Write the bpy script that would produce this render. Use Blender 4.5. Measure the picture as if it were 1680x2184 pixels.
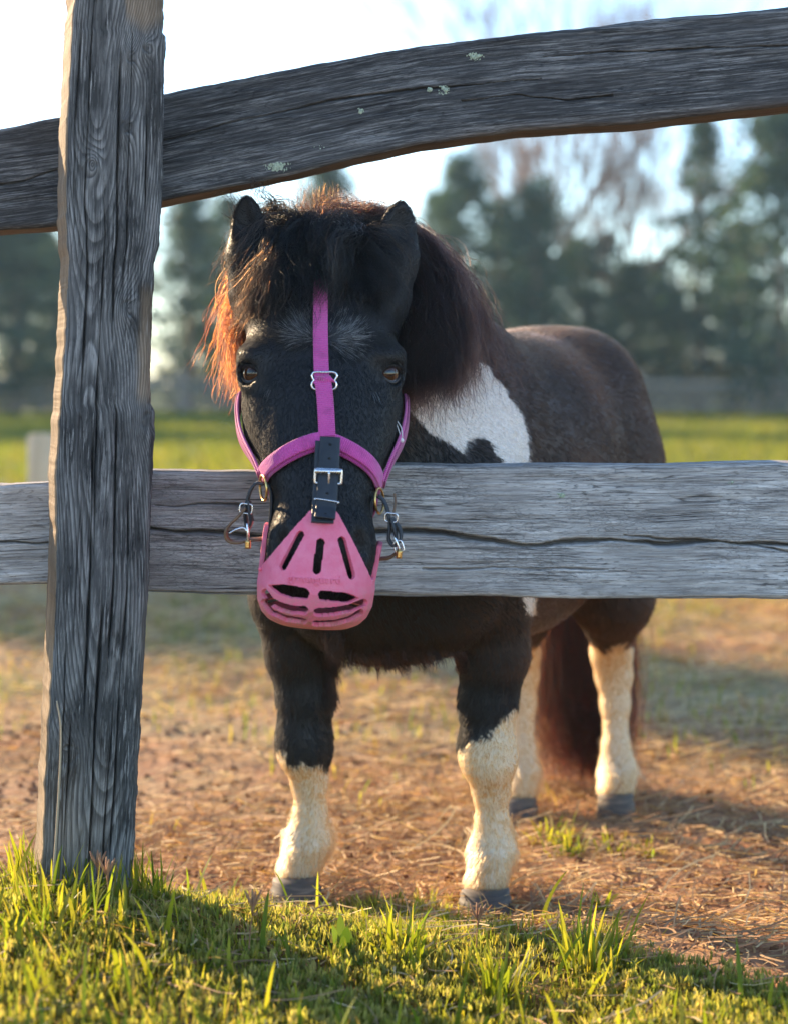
import bpy, bmesh, math, random
import numpy as np
from mathutils import Vector, Matrix

for _o in list(bpy.data.objects):
    bpy.data.objects.remove(_o)
SC = bpy.context.scene
COL = SC.collection
random.seed(7)
RNG = np.random.default_rng(11)

# ------------------------------------------------------------------ camera
FP, CX, CY, HOR, CAMZ = 3700.0, 840.0, 1092.0, 815.0, 0.753   # photograph measured on a 1680 x 2184 grid
PITCH = math.atan((CY - HOR) / FP)
cam_d = bpy.data.cameras.new('camera')
cam = bpy.data.objects.new('camera', cam_d)
COL.objects.link(cam)
cam.location = (0, 0, CAMZ)
cam.rotation_euler = (math.pi / 2 - PITCH, 0, 0)
cam_d.sensor_fit = 'HORIZONTAL'
cam_d.sensor_width = 36
cam_d.lens = FP / 1680 * 36
cam_d.clip_start = 0.05
cam_d.clip_end = 2000
cam_d.dof.use_dof = True
cam_d.dof.focus_distance = 2.22
cam_d.dof.aperture_fstop = 4.0
SC.camera = cam

# ------------------------------------------------------------------ sky and sun
SUN_AZ, SUN_EL = math.radians(45), math.radians(21)      # azimuth left of the view axis
world = bpy.data.worlds.new('World')
SC.world = world
world.use_nodes = True
wn = world.node_tree.nodes
wn.clear()
wo = wn.new('ShaderNodeOutputWorld')
wb = wn.new('ShaderNodeBackground')
ws = wn.new('ShaderNodeTexSky')
ws.sky_type = 'NISHITA'
ws.sun_disc = False
ws.sun_elevation = SUN_EL
ws.sun_rotation = -SUN_AZ
ws.air_density = 1.0
ws.dust_density = 0.2
ws.ozone_density = 3.0
wb.inputs['Strength'].default_value = 0.15
world.node_tree.links.new(ws.outputs[0], wb.inputs[0])
world.node_tree.links.new(wb.outputs[0], wo.inputs[0])
sun_d = bpy.data.lights.new('sun', 'SUN')
sun_d.energy = 5.0
sun_d.angle = math.radians(0.5)
sun_d.color = (1.0, 0.74, 0.45)
sun = bpy.data.objects.new('sun', sun_d)
COL.objects.link(sun)
SDIR = Vector((-math.sin(SUN_AZ) * math.cos(SUN_EL), math.cos(SUN_AZ) * math.cos(SUN_EL), math.sin(SUN_EL)))
sun.rotation_euler = SDIR.to_track_quat('Z', 'Y').to_euler()
SC.view_settings.view_transform = 'Standard'
SC.view_settings.look = 'None'
SC.view_settings.gamma = 1
SC.view_settings.exposure = 1.5
SC.view_settings.use_curve_mapping = False
SC.cycles.max_bounces = 8
SC.cycles.transparent_max_bounces = 8
SC.cycles.use_denoising = True
SC.cycles.sample_clamp_indirect = 4.0

# ------------------------------------------------------------------ picture <-> place
_ct, _st = math.cos(PITCH), math.sin(PITCH)
def W(px, py, Y):
    """world point at depth Y seen at photo position px, py"""
    a = (np.asarray(px, float) - CX) / FP
    b = (CY - np.asarray(py, float)) / FP
    dy = _ct + b * _st
    dz = -_st + b * _ct
    t = np.asarray(Y, float) / dy
    return np.stack(np.broadcast_arrays(a * t, np.asarray(Y, float) + 0 * t, CAMZ + dz * t), -1)
def proj(p):
    x, y, z = p[..., 0], p[..., 1], p[..., 2] - CAMZ
    fw = y * _ct - z * _st
    up = y * _st + z * _ct
    return CX + FP * x / fw, CY - FP * up / fw

# ------------------------------------------------------------------ noise
def _hash(ix, iy, iz, seed):
    h = (ix.astype(np.uint32) * np.uint32(374761393) + iy.astype(np.uint32) * np.uint32(668265263)
         + iz.astype(np.uint32) * np.uint32(2147483647) + np.uint32(seed * 974711 + 12345))
    h = (h ^ (h >> np.uint32(13))) * np.uint32(1274126177)
    h = (h ^ (h >> np.uint32(16))) * np.uint32(2246822519)
    h = h ^ (h >> np.uint32(15))
    return h.astype(np.float64) / 4294967295.0
def vnoise(p, seed=0):
    p = np.asarray(p, float)
    i = np.floor(p).astype(np.int64)
    f = p - i
    f = f * f * (3 - 2 * f)
    r = 0
    for dx in (0, 1):
        wx = f[..., 0] if dx else 1 - f[..., 0]
        for dy in (0, 1):
            wy = f[..., 1] if dy else 1 - f[..., 1]
            for dz in (0, 1):
                wz = f[..., 2] if dz else 1 - f[..., 2]
                r = r + wx * wy * wz * _hash(i[..., 0] + dx, i[..., 1] + dy, i[..., 2] + dz, seed)
    return r * 2 - 1
def fbm(p, seed=0, octv=4, gain=0.5):
    p = np.asarray(p, float)
    r, a, s = 0, 1.0, 0
    for o in range(octv):
        r = r + a * vnoise(p * 2 ** o + o * 17.3, seed + o)
        s += a
        a *= gain
    return r / s
def sstep(a, b, x):
    t = np.clip((np.asarray(x, float) - a) / (b - a), 0, 1)
    return t * t * (3 - 2 * t)
def vec3(x, y, z):
    return np.stack(np.broadcast_arrays(x, y, z), -1)

# ------------------------------------------------------------------ objects
def mesh_np(name, verts, quads=None, tris=None, smooth=True):
    me = bpy.data.meshes.new(name)
    verts = np.asarray(verts, np.float32).reshape(-1, 3)
    parts, starts, n = [], [], 0
    for f, k in ((quads, 4), (tris, 3)):
        if f is not None and len(f):
            f = np.asarray(f, np.int32).reshape(-1, k)
            parts.append(f.ravel())
            starts.append(n + np.arange(len(f)) * k)
            n += f.size
    loops = np.concatenate(parts)
    st = np.concatenate(starts).astype(np.int32)
    me.vertices.add(len(verts))
    me.vertices.foreach_set('co', verts.ravel())
    me.loops.add(len(loops))
    me.loops.foreach_set('vertex_index', loops)
    me.polygons.add(len(st))
    me.polygons.foreach_set('loop_start', st)
    me.polygons.foreach_set('use_smooth', np.full(len(st), smooth, bool))
    me.update(calc_edges=True)
    me.validate()
    return me
def attr_vec(me, name, data):
    a = me.attributes.new(name, 'FLOAT_VECTOR', 'POINT')
    a.data.foreach_set('vector', np.asarray(data, np.float32).ravel())
def attr_f(me, name, data):
    a = me.attributes.new(name, 'FLOAT', 'POINT')
    a.data.foreach_set('value', np.asarray(data, np.float32).ravel())
def attr_col(me, name, data, dom='POINT'):
    data = np.asarray(data, np.float32)
    if data.shape[1] == 3:
        data = np.concatenate([data, np.ones((len(data), 1), np.float32)], 1)
    a = me.attributes.new(name, 'FLOAT_COLOR', dom)
    a.data.foreach_set('color', data.ravel())
def link(name, data, mat=None, parent=None):
    o = bpy.data.objects.new(name, data)
    COL.objects.link(o)
    if mat is not None:
        data.materials.append(mat)
    if parent is not None:
        o.parent = parent
        o.matrix_parent_inverse = Matrix.Translation(-parent.location) if parent.parent is None else Matrix.Identity(4)
    return o
def tag(o, label=None, cat=None, group=None, kind=None):
    if label: o['label'] = label
    if cat: o['category'] = cat
    if group: o['group'] = group
    if kind: o['kind'] = kind
    return o
def empty(name, loc, label, cat, group=None):
    o = bpy.data.objects.new(name, None)
    COL.objects.link(o)
    o.location = loc
    o.empty_display_size = 0.1
    return tag(o, label, cat, group)
def bm_mesh(name, bm, smooth=True):
    me = bpy.data.meshes.new(name)
    bm.to_mesh(me)
    bm.free()
    for p in me.polygons:
        p.use_smooth = smooth
    return me
def grid_faces(nu, nv, wrap_v=False):
    """verts laid out [u][v]"""
    u = np.arange(nu - 1)[:, None]
    v = np.arange(nv if wrap_v else nv - 1)[None, :]
    v2 = (v + 1) % nv
    a = u * nv + v
    return np.stack([a, u * nv + v2, (u + 1) * nv + v2, (u + 1) * nv + v], -1).reshape(-1, 4)
def catmull(pts, n):
    pts = np.asarray(pts, float)
    if len(pts) == 2:
        t = np.linspace(0, 1, n)[:, None]
        return pts[0] * (1 - t) + pts[1] * t
    P = np.concatenate([[2 * pts[0] - pts[1]], pts, [2 * pts[-1] - pts[-2]]])
    t = np.linspace(0, len(pts) - 1, n)
    i = np.minimum(t.astype(int), len(pts) - 2)
    f = (t - i)[:, None]
    a, b, c, d = P[i], P[i + 1], P[i + 2], P[i + 3]
    return 0.5 * (2 * b + (c - a) * f + (2 * a - 5 * b + 4 * c - d) * f ** 2 + (3 * b - a - 3 * c + d) * f ** 3)
def nrm(v):
    v = np.asarray(v, float)
    return v / np.maximum(np.linalg.norm(v, axis=-1, keepdims=True), 1e-9)
def tube_arrays(pts, radii, sides=8, closed=False):
    pts = np.asarray(pts, float)
    n = len(pts)
    radii = np.broadcast_to(radii, (n,))
    if closed:
        tan = nrm(np.roll(pts, -1, 0) - np.roll(pts, 1, 0))
    else:
        tan = nrm(np.gradient(pts, axis=0))
    up = np.array([0, 0, 1.0]) if abs(tan[0][2]) < 0.9 else np.array([0, 1.0, 0])
    s = nrm(np.cross(tan[0], up))
    S = []
    for i in range(n):
        s = s - tan[i] * np.dot(s, tan[i])
        s = s / max(np.linalg.norm(s), 1e-9)
        S.append(s)
    S = np.array(S)
    B = np.cross(tan, S)
    a = np.arange(sides) / sides * 2 * np.pi
    V = pts[:, None] + radii[:, None, None] * (S[:, None] * np.cos(a)[None, :, None] + B[:, None] * np.sin(a)[None, :, None])
    F = grid_faces(n, sides, True)
    if closed:
        v = np.arange(sides)
        F = np.concatenate([F, np.stack([(n - 1) * sides + v, (n - 1) * sides + (v + 1) % sides, (v + 1) % sides, v], -1)])
        return V.reshape(-1, 3), F
    V = V.reshape(-1, 3)
    m = len(V)
    V = np.concatenate([V, [pts[0], pts[-1]]])
    v = np.arange(sides)
    T = np.concatenate([np.stack([np.full(sides, m), (v + 1) % sides, v], -1),
                        np.stack([np.full(sides, m + 1), (n - 1) * sides + v, (n - 1) * sides + (v + 1) % sides], -1)])
    return V, F, T
def tube(name, pts, radii, mat, parent=None, sides=8, closed=False):
    r = tube_arrays(pts, radii, sides, closed)
    me = mesh_np(name, r[0], r[1], None if closed else r[2])
    return link(name, me, mat, parent)

# ------------------------------------------------------------------ materials
class Mat:
    def __init__(s, name):
        s.m = bpy.data.materials.new(name)
        s.m.use_nodes = True
        s.nt = s.m.node_tree
        s.N = s.nt.nodes
        s.N.clear()
        s.out = s.N.new('ShaderNodeOutputMaterial')
    def n(s, typ, **kw):
        nd = s.N.new(typ)
        ins = kw.pop('ins', {})
        for k, v in kw.items():
            setattr(nd, k, v)
        for k, v in ins.items():
            s.put(nd.inputs[k], v)
        return nd
    def put(s, sock, v):
        if isinstance(v, bpy.types.NodeSocket):
            s.nt.links.new(v, sock)
        elif isinstance(v, bpy.types.Node):
            s.nt.links.new(v.outputs[0], sock)
        else:
            if sock.type == 'RGBA' and hasattr(v, '__len__') and len(v) == 3:
                v = (*v, 1)
            sock.default_value = v
    def attr(s, name, out='Vector'):
        return s.n('ShaderNodeAttribute', attribute_name=name).outputs[out]
    def math(s, op, a, b=0.0, c=0.0, clamp=False):
        nd = s.n('ShaderNodeMath', operation=op, use_clamp=clamp)
        s.put(nd.inputs[0], a); s.put(nd.inputs[1], b); s.put(nd.inputs[2], c)
        return nd.outputs[0]
    def mul(s, v, vec):
        nd = s.n('ShaderNodeVectorMath', operation='MULTIPLY')
        s.put(nd.inputs[0], v); s.put(nd.inputs[1], vec)
        return nd.outputs[0]
    def noise(s, vec, scale=1.0, detail=4, rough=0.6, dist=0.0, out='Fac'):
        nd = s.n('ShaderNodeTexNoise', ins={'Vector': vec, 'Scale': scale, 'Detail': detail, 'Roughness': rough, 'Distortion': dist})
        return nd.outputs[out]
    def ramp(s, fac, stops, interp='LINEAR'):
        nd = s.n('ShaderNodeValToRGB')
        nd.color_ramp.interpolation = interp
        el = nd.color_ramp.elements
        while len(el) < len(stops):
            el.new(0.5)
        for e, (p, c) in zip(el, stops):
            e.position = p
            e.color = (c, c, c, 1) if not hasattr(c, '__len__') else (*c, 1)
        s.put(nd.inputs[0], fac)
        return nd.outputs[0]
    def mix(s, fac, a, b, blend='MIX'):
        nd = s.n('ShaderNodeMix', data_type='RGBA', blend_type=blend)
        s.put(nd.inputs[0], fac); s.put(nd.inputs[6], a); s.put(nd.inputs[7], b)
        return nd.outputs[2]
    def bump(s, h, strength=0.5, dist=0.002, normal=None):
        nd = s.n('ShaderNodeBump', ins={'Strength': strength, 'Distance': dist, 'Height': h})
        if normal is not None:
            s.put(nd.inputs['Normal'], normal)
        return nd.outputs[0]
    def pbr(s, color, rough=0.6, normal=None, spec=0.5, metal=0.0, **kw):
        nd = s.n('ShaderNodeBsdfPrincipled', ins={'Base Color': color, 'Roughness': rough, 'Metallic': metal, 'Specular IOR Level': spec})
        if normal is not None:
            s.put(nd.inputs['Normal'], normal)
        for k, v in kw.items():
            s.put(nd.inputs[k.replace('_', ' ')], v)
        return nd
    def done(s, sh):
        s.put(s.out.inputs['Surface'], sh)
        return s.m
# ================================================================== GROUND
def bank(x):
    return np.interp(x, [-0.9, -0.35, -0.14, 0.0, 0.15, 0.6, 1.2], [0.110, 0.098, 0.070, 0.046, 0.026, 0.018, 0.018])
def gh(x, y):
    """height of the ground"""
    x = np.asarray(x, float); y = np.asarray(y, float)
    lip = 0.02 * vnoise(vec3(x * 5, 0.3, 0.7), 3)
    b = bank(x) * (1 - sstep(2.16, 2.40, y + lip))
    near = 1 - sstep(6, 14, y)
    lump = 0.016 * fbm(vec3(x * 2.2, y * 2.2, 0.0), 5, 3) + 0.008 * fbm(vec3(x * 11, y * 11, 0.5), 9, 3) + 0.004 * fbm(vec3(x * 40, y * 40, 0.5), 12, 2)
    lump = lump * (1 - 0.6 * sstep(2.3, 2.42, y) * (1 - sstep(3.2, 3.8, y))) - 0.006 * sstep(2.3, 2.42, y) * near
    far = 0.12 * fbm(vec3(x * 0.05, y * 0.05, 2.0), 21, 2) * sstep(10, 30, y)
    return b + lump * near + far
def grassiness(x, y):
    """1 on the turf of the bank, 0 on bare soil"""
    px, py = proj(vec3(x, y, gh(x, y)))
    edge = np.interp(px, [0, 300, 520, 600, 700, 760, 930, 1000, 1110, 1200, 1400, 1680], [1845, 1870, 1915, 1945, 1945, 1920, 1930, 1990, 1995, 1985, 2045, 2110])
    n = fbm(vec3(np.asarray(x) * 9, np.asarray(y) * 9, 4.0), 33, 3)
    return sstep(-25, 40, py - edge + n * 45)
def axis_pts(lo, mid0, mid1, hi, step, grow):
    a = list(np.arange(mid0, mid1, step))
    s, v = step, mid1
    while v < hi:
        a.append(v); s *= grow; v += s
    a.append(hi)
    s, v, pre = step, mid0, []
    while v > lo:
        s *= grow; v -= s; pre.append(max(v, lo))
    return np.array(sorted(set(pre + a)))
gx = axis_pts(-260, -1.1, 1.3, 260, 0.012, 1.12)
gy = axis_pts(-12, 1.5, 4.2, 420, 0.012, 1.10)
GX, GY = np.meshgrid(gx, gy, indexing='ij')
GZ = gh(GX, GY)
me = mesh_np('ground', vec3(GX, GY, GZ), grid_faces(len(gx), len(gy))[:, ::-1])
attr_f(me, 'turf', grassiness(GX.ravel(), GY.ravel()) * (GY.ravel() < 3.0))
M = Mat('soil_and_field')
pos = M.n('ShaderNodeNewGeometry').outputs['Position']
sep = M.n('ShaderNodeSeparateXYZ', ins={0: pos})
dist = sep.outputs[1]
n1 = M.noise(pos, 55, 6, 0.7)
n2 = M.noise(pos, 7, 5, 0.6)
n3 = M.noise(pos, 1.3, 5, 0.62)
soil = M.ramp(n1, [(0.25, (0.17, 0.075, 0.042)), (0.5, (0.36, 0.175, 0.095)), (0.75, (0.52, 0.30, 0.18))])
soil = M.mix(M.ramp(n2, [(0.4, 0.0), (0.7, 0.8)]), soil, (0.42, 0.25, 0.15))
thatch = M.ramp(n1, [(0.3, (0.24, 0.16, 0.085)), (0.55, (0.46, 0.34, 0.18)), (0.8, (0.62, 0.49, 0.28))])
green = M.ramp(n1, [(0.3, (0.045, 0.065, 0.012)), (0.6, (0.11, 0.135, 0.03)), (0.85, (0.21, 0.21, 0.06))])
dryf = M.ramp(M.math('ADD', n3, M.math('MULTIPLY', n2, 0.35)), [(0.52, 0.0), (0.70, 1.0)])
dryf = M.math('MULTIPLY', dryf, M.n('ShaderNodeMapRange', ins={0: dist, 1: 2.6, 2: 4.6, 3: 0.25, 4: 1.0}).outputs[0])
c = M.mix(dryf, soil, thatch)
gpat = M.ramp(M.noise(pos, 2.6, 5, 0.65), [(0.45, 0.0), (0.62, 1.0)])
gpat = M.math('MULTIPLY', gpat, M.n('ShaderNodeMapRange', ins={0: dist, 1: 3.0, 2: 5.0, 3: 0.0, 4: 0.75}).outputs[0])
c = M.mix(gpat, c, green)
fld = M.n('ShaderNodeMapRange', ins={0: M.math('ADD', dist, M.math('MULTIPLY', n3, 5.0)), 1: 12.0, 2: 17.0}).outputs[0]
fcol = M.ramp(M.noise(pos, 0.35, 6, 0.7), [(0.3, (0.09, 0.12, 0.022)), (0.6, (0.15, 0.17, 0.03)), (0.8, (0.22, 0.21, 0.045))])
c = M.mix(fld, c, fcol)
c = M.mix(M.math('MULTIPLY', M.attr('turf', 'Fac'), 0.7), c, (0.075, 0.06, 0.025))
bh = M.math('ADD', M.math('MULTIPLY', n1, 1.0), M.math('MULTIPLY', n2, 1.5))
ground_mat = M.done(M.pbr(c, 0.95, M.bump(bh, 0.8, 0.008), spec=0.15))
ground = tag(link('ground', me, ground_mat), kind='structure', label='reddish paddock soil running into a green field')

# ================================================================== GRASS, WEEDS, STRAW
def leaf_material(name, trans=0.5, rough=0.5):
    M = Mat(name)
    c = M.attr('tint', 'Color')
    p = M.pbr(c, rough, spec=0.3)
    t = M.n('ShaderNodeBsdfTranslucent', ins={'Color': M.mix(1.0, c, (1.9, 1.75, 0.9), 'MULTIPLY')})
    x = M.n('ShaderNodeMixShader', ins={0: trans})
    M.put(x.inputs[1], p); M.put(x.inputs[2], t)
    return M.done(x)
grass_mat = leaf_material('grass_blade', 0.58)
straw_mat = leaf_material('straw', 0.25, 0.7)

def blades_arrays(base, height, width, lean, az, tint, segs=4, curl=1.0):
    """curved tapering blades; base (N,3)"""
    N = len(base)
    t = np.linspace(0, 1, segs + 1)
    ang = lean[:, None] * (0.35 + curl * t[None, :])
    ds = height[:, None] / segs
    rx = np.cumsum(np.concatenate([np.zeros((N, 1)), np.sin(ang[:, :-1]) * ds], 1), 1)
    rz = np.cumsum(np.concatenate([np.zeros((N, 1)), np.cos(ang[:, :-1]) * ds], 1), 1)
    cx = base[:, 0, None] + rx * np.cos(az)[:, None]
    cy = base[:, 1, None] + rx * np.sin(az)[:, None]
    cz = base[:, 2, None] + rz
    wdir = az + np.pi / 2 + RNG.normal(0, 0.5, N)
    w = width[:, None] * np.sqrt(np.clip(1 - t ** 2.0, 0, 1))[None, :] * 0.5
    L = np.stack([cx - w * np.cos(wdir)[:, None], cy - w * np.sin(wdir)[:, None], cz], -1)
    R = np.stack([cx + w * np.cos(wdir)[:, None], cy + w * np.sin(wdir)[:, None], cz], -1)
    V = np.stack([L, R], 2).reshape(N, -1, 3)
    k = 2 * (segs + 1)
    s = np.arange(segs)
    q = np.stack([2 * s, 2 * s + 1, 2 * s + 3, 2 * s + 2], -1)
    Q = (np.arange(N)[:, None, None] * k + q[None]).reshape(-1, 4)
    C = np.repeat(tint[:, None], k, 1).reshape(-1, 3)
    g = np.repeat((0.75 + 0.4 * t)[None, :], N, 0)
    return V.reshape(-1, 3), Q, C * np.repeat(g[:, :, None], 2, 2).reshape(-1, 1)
def join_arrays(parts):
    V, Q, C, n = [], [], [], 0
    for v, q, c in parts:
        V.append(v); Q.append(q + n); C.append(c); n += len(v)
    return np.concatenate(V), np.concatenate(Q), np.concatenate(C)
def stuff(name, arr, mat, label, kind='stuff', cat=None):
    V, Q, C = arr
    me = mesh_np(name, V, Q)
    attr_col(me, 'tint', C)
    return tag(link(name, me, mat), label, cat, kind=kind)
def pick(cols, n):
    cols = np.array(cols)
    a = cols[RNG.integers(0, len(cols), n)]
    return a * RNG.uniform(0.75, 1.25, (n, 1))
def scatter(n, x0, x1, y0, y1, dens):
    """n candidate points kept with probability dens"""
    x = RNG.uniform(x0, x1, n); y = RNG.uniform(y0, y1, n)
    k = RNG.random(n) < dens(x, y)
    return x[k], y[k]
GREENS = [(0.14, 0.185, 0.016), (0.19, 0.22, 0.02), (0.25, 0.26, 0.028), (0.09, 0.14, 0.018), (0.28, 0.255, 0.04)]
def post_clear(x, y):
    return (np.hypot(x + 0.395, y - 2.2) > 0.062)
# long grass in clumps on the bank
def d_long(x, y):
    cl = fbm(vec3(x * 7, y * 7, 1.0), 51, 3)
    px, py = proj(vec3(x, y, gh(x, y)))
    left = np.interp(px, [0, 250, 450, 700, 1000, 1300, 1680], [1.0, 0.66, 0.38, 0.26, 0.22, 0.24, 0.32])
    low = np.interp(py, [1830, 1950, 2080, 2184], [0.35, 0.5, 0.85, 1.0])
    return grassiness(x, y) * np.clip(left * low * (0.7 + 1.6 * cl), 0, 1) * post_clear(x, y)
x, y = scatter(62000, -0.75, 0.85, 1.52, 2.5, d_long)
n = len(x)
hgt = RNG.gamma(4, 0.0076, n) * np.interp(x, [-0.5, -0.25, 0.5], [1.0, 0.85, 0.85]) * np.interp(y, [1.95, 2.2], [1.0, 0.5]) ** np.interp(x, [-0.4, -0.25], [0.3, 1.0])
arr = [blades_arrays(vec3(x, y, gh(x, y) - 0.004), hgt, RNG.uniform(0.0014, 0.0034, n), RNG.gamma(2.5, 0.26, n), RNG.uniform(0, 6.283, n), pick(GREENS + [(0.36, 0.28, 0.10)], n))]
x, y = scatter(60000, -0.75, 0.9, 1.52, 2.5, lambda x, y: grassiness(x, y) * np.clip(0.45 + 1.0 * fbm(vec3(x * 8, y * 8, 5.0), 57, 3), 0.03, 1) * post_clear(x, y))
n = len(x)
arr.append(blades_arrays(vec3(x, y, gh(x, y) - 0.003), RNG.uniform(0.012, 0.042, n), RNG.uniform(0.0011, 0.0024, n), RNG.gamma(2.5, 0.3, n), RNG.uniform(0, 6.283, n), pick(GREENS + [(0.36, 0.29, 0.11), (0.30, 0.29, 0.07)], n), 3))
# broad blades
x, y = scatter(900, -0.7, 0.8, 1.55, 2.42, lambda x, y: d_long(x, y))
n = len(x)
arr.append(blades_arrays(vec3(x, y, gh(x, y)), RNG.uniform(0.05, 0.105, n), RNG.uniform(0.004, 0.0075, n), RNG.gamma(3, 0.2, n), RNG.uniform(0, 6.283, n), pick(GREENS[:4], n), 6))
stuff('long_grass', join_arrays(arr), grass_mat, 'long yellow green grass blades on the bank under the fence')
# tall blades hugging the post foot
ang = RNG.uniform(0, 6.283, 300); rad = RNG.uniform(0.06, 0.11, 300)
x, y = -0.395 + rad * np.cos(ang), 2.2 + rad * np.sin(ang)
stuff('post_foot_grass', blades_arrays(vec3(x, y, gh(x, y)), RNG.uniform(0.025, 0.085, 300), RNG.uniform(0.002, 0.004, 300), RNG.gamma(2, 0.22, 300), RNG.uniform(0, 6.283, 300), pick(GREENS, 300)), grass_mat, 'longer grass blades growing round the foot of the post')
# low small-leaved ground cover: rosettes of tiny leaves
def d_low(x, y):
    return grassiness(x, y) * np.clip(0.72 + 1.1 * fbm(vec3(x * 6, y * 6, 8.0), 71, 3), 0.06, 1) * post_clear(x, y)
x, y = scatter(32000, -0.75, 0.9, 1.5, 2.5, d_low)
n = len(x); k = 5
hz = RNG.uniform(0.002, 0.024, n) * np.interp(y, [2.05, 2.25], [1.0, 0.45])
bx = np.repeat(x, k) + RNG.normal(0, 0.0035, n * k); by = np.repeat(y, k) + RNG.normal(0, 0.0035, n * k)
bz = np.repeat(gh(x, y) + hz, k)
LOW = [(0.23, 0.245, 0.06), (0.29, 0.29, 0.09), (0.16, 0.20, 0.045), (0.35, 0.32, 0.13), (0.20, 0.21, 0.06)]
arr = blades_arrays(vec3(bx, by, bz), RNG.uniform(0.007, 0.015, n * k), RNG.uniform(0.0024, 0.0042, n * k), RNG.uniform(0.2, 1.1, n * k), RNG.uniform(0, 6.283, n * k), np.repeat(pick(LOW, n), k, 0), 2)
stuff('ground_cover', arr, grass_mat, 'pale green small leaved weeds matted over the bank')
# dry straw and stems lying on soil and turf
def flat_stems(n, x0, x1, y0, y1, dens, lmin, lmax, wmin, wmax, cols, lift=0.004):
    x, y = scatter(n, x0, x1, y0, y1, dens)
    n = len(x)
    az = RNG.uniform(0, 6.283, n); L = RNG.uniform(lmin, lmax, n); w = RNG.uniform(wmin, wmax, n)
    bend = RNG.normal(0, 0.5, n); tilt = RNG.normal(0.0, 0.18, n)
    segs = 4
    t = np.linspace(-0.5, 0.5, segs + 1)
    a = az[:, None] + bend[:, None] * t[None]
    cx = x[:, None] + L[:, None] * t * np.cos(a); cy = y[:, None] + L[:, None] * t * np.sin(a)
    cz = gh(cx, cy) + lift + RNG.uniform(0, 0.006, n)[:, None] + np.abs(tilt)[:, None] * (t + 0.5) * L[:, None]
    wx, wy = -np.sin(a) * w[:, None] / 2, np.cos(a) * w[:, None] / 2
    A = np.stack([cx - wx, cy - wy, cz], -1); B = np.stack([cx + wx, cy + wy, cz + w[:, None] * 0.5], -1)
    V = np.stack([A, B], 2).reshape(-1, 3)
    kk = 2 * (segs + 1); s = np.arange(segs)
    q = np.stack([2 * s, 2 * s + 1, 2 * s + 3, 2 * s + 2], -1)
    return V, (np.arange(n)[:, None, None] * kk + q[None]).reshape(-1, 4), np.repeat(pick(cols, n)[:, None], kk, 1).reshape(-1, 3)
STRAW = [(0.52, 0.37, 0.18), (0.62, 0.48, 0.27), (0.40, 0.26, 0.14), (0.48, 0.29, 0.15), (0.30, 0.17, 0.09)]
soilp = lambda x, y: np.clip(0.15 + 1.2 * (0.5 + fbm(vec3(x * 2.5, y * 2.5, 3.0), 81, 3)), 0.05, 1) * (1 - 0.75 * grassiness(x, y))
arr = [flat_stems(32000, -1.0, 1.3, 1.85, 3.6, soilp, 0.015, 0.07, 0.0012, 0.0026, STRAW),
       flat_stems(16000, -1.6, 2.0, 3.4, 6.5, soilp, 0.03, 0.14, 0.002, 0.004, STRAW),
       flat_stems(420, -0.9, 1.2, 1.9, 3.4, lambda x, y: 0.6 + 0 * x, 0.08, 0.2, 0.0018, 0.003, STRAW, 0.010),
       flat_stems(3500, -0.75, 0.9, 1.5, 2.45, lambda x, y: 0.35 + 0 * x, 0.02, 0.09, 0.001, 0.0025, STRAW, 0.014)]
stuff('straw', join_arrays(arr), straw_mat, 'dry straw stems strewn over the reddish soil')
# short paddock grass beyond, thin and patchy
def d_pad(x, y):
    return np.clip(sstep(2.8, 4.2, y) * (0.45 + 2.2 * fbm(vec3(x * 1.7, y * 1.7, 6.0), 91, 3)), 0.012, 1)
x, y = scatter(26000, -2.6, 2.8, 2.7, 8.5, d_pad)
n = len(x)
PAD = GREENS + [(0.24, 0.19, 0.06), (0.30, 0.23, 0.09)]
stuff('paddock_grass', blades_arrays(vec3(x, y, gh(x, y)), RNG.uniform(0.02, 0.055, n), RNG.uniform(0.002, 0.004, n), RNG.gamma(3, 0.2, n), RNG.uniform(0, 6.283, n), pick(PAD, n), 3), grass_mat, 'thin patchy grass in the paddock behind the pony')
# far field: upright backlit blades
x = RNG.uniform(-11, 11, 60000); y = 12 + 24 * RNG.random(60000) ** 1.2
FIELD = [(0.09, 0.125, 0.022), (0.13, 0.15, 0.025), (0.17, 0.17, 0.035)]
stuff('field_grass', blades_arrays(vec3(x, y, gh(x, y)), RNG.uniform(0.05, 0.14, 60000), RNG.uniform(0.012, 0.03, 60000), RNG.gamma(2.5, 0.2, 60000), RNG.uniform(0, 6.283, 60000), pick(FIELD, 60000), 2), grass_mat, 'sunlit green field grass reaching to the far tree line')
# soil crumbs
def crumbs(n, dens, x0, x1, y0, y1, smin, smax):
    x, y = scatter(n, x0, x1, y0, y1, dens)
    n = len(x)
    ico = bmesh.new(); bmesh.ops.create_icosphere(ico, subdivisions=1, radius=1)
    v0 = np.array([v.co[:] for v in ico.verts]); f0 = np.array([[v.index for v in f.verts] for f in ico.faces]); ico.free()
    s = smin + (smax - smin) * RNG.random(n) ** 3
    sc = s[:, None, None] * (v0[None] * RNG.uniform(0.6, 1.3, (n, 1, 3)) + RNG.normal(0, 0.16, (n, len(v0), 3)))
    V = sc + vec3(x, y, gh(x, y) + s * 0.15)[:, None]
    T = (np.arange(n)[:, None, None] * len(v0) + f0[None]).reshape(-1, 3)
    C = np.repeat(pick([(0.28, 0.145, 0.08), (0.36, 0.21, 0.12), (0.19, 0.095, 0.055)], n)[:, None], len(v0), 1).reshape(-1, 3)
    return V.reshape(-1, 3), T, C
V, T, C = crumbs(11000, lambda x, y: (1 - 0.8 * grassiness(x, y)) * np.clip(0.6 + fbm(vec3(x * 4, y * 4, 0), 95, 3), 0, 1), -1.0, 1.3, 1.85, 3.9, 0.0015, 0.009)
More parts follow.
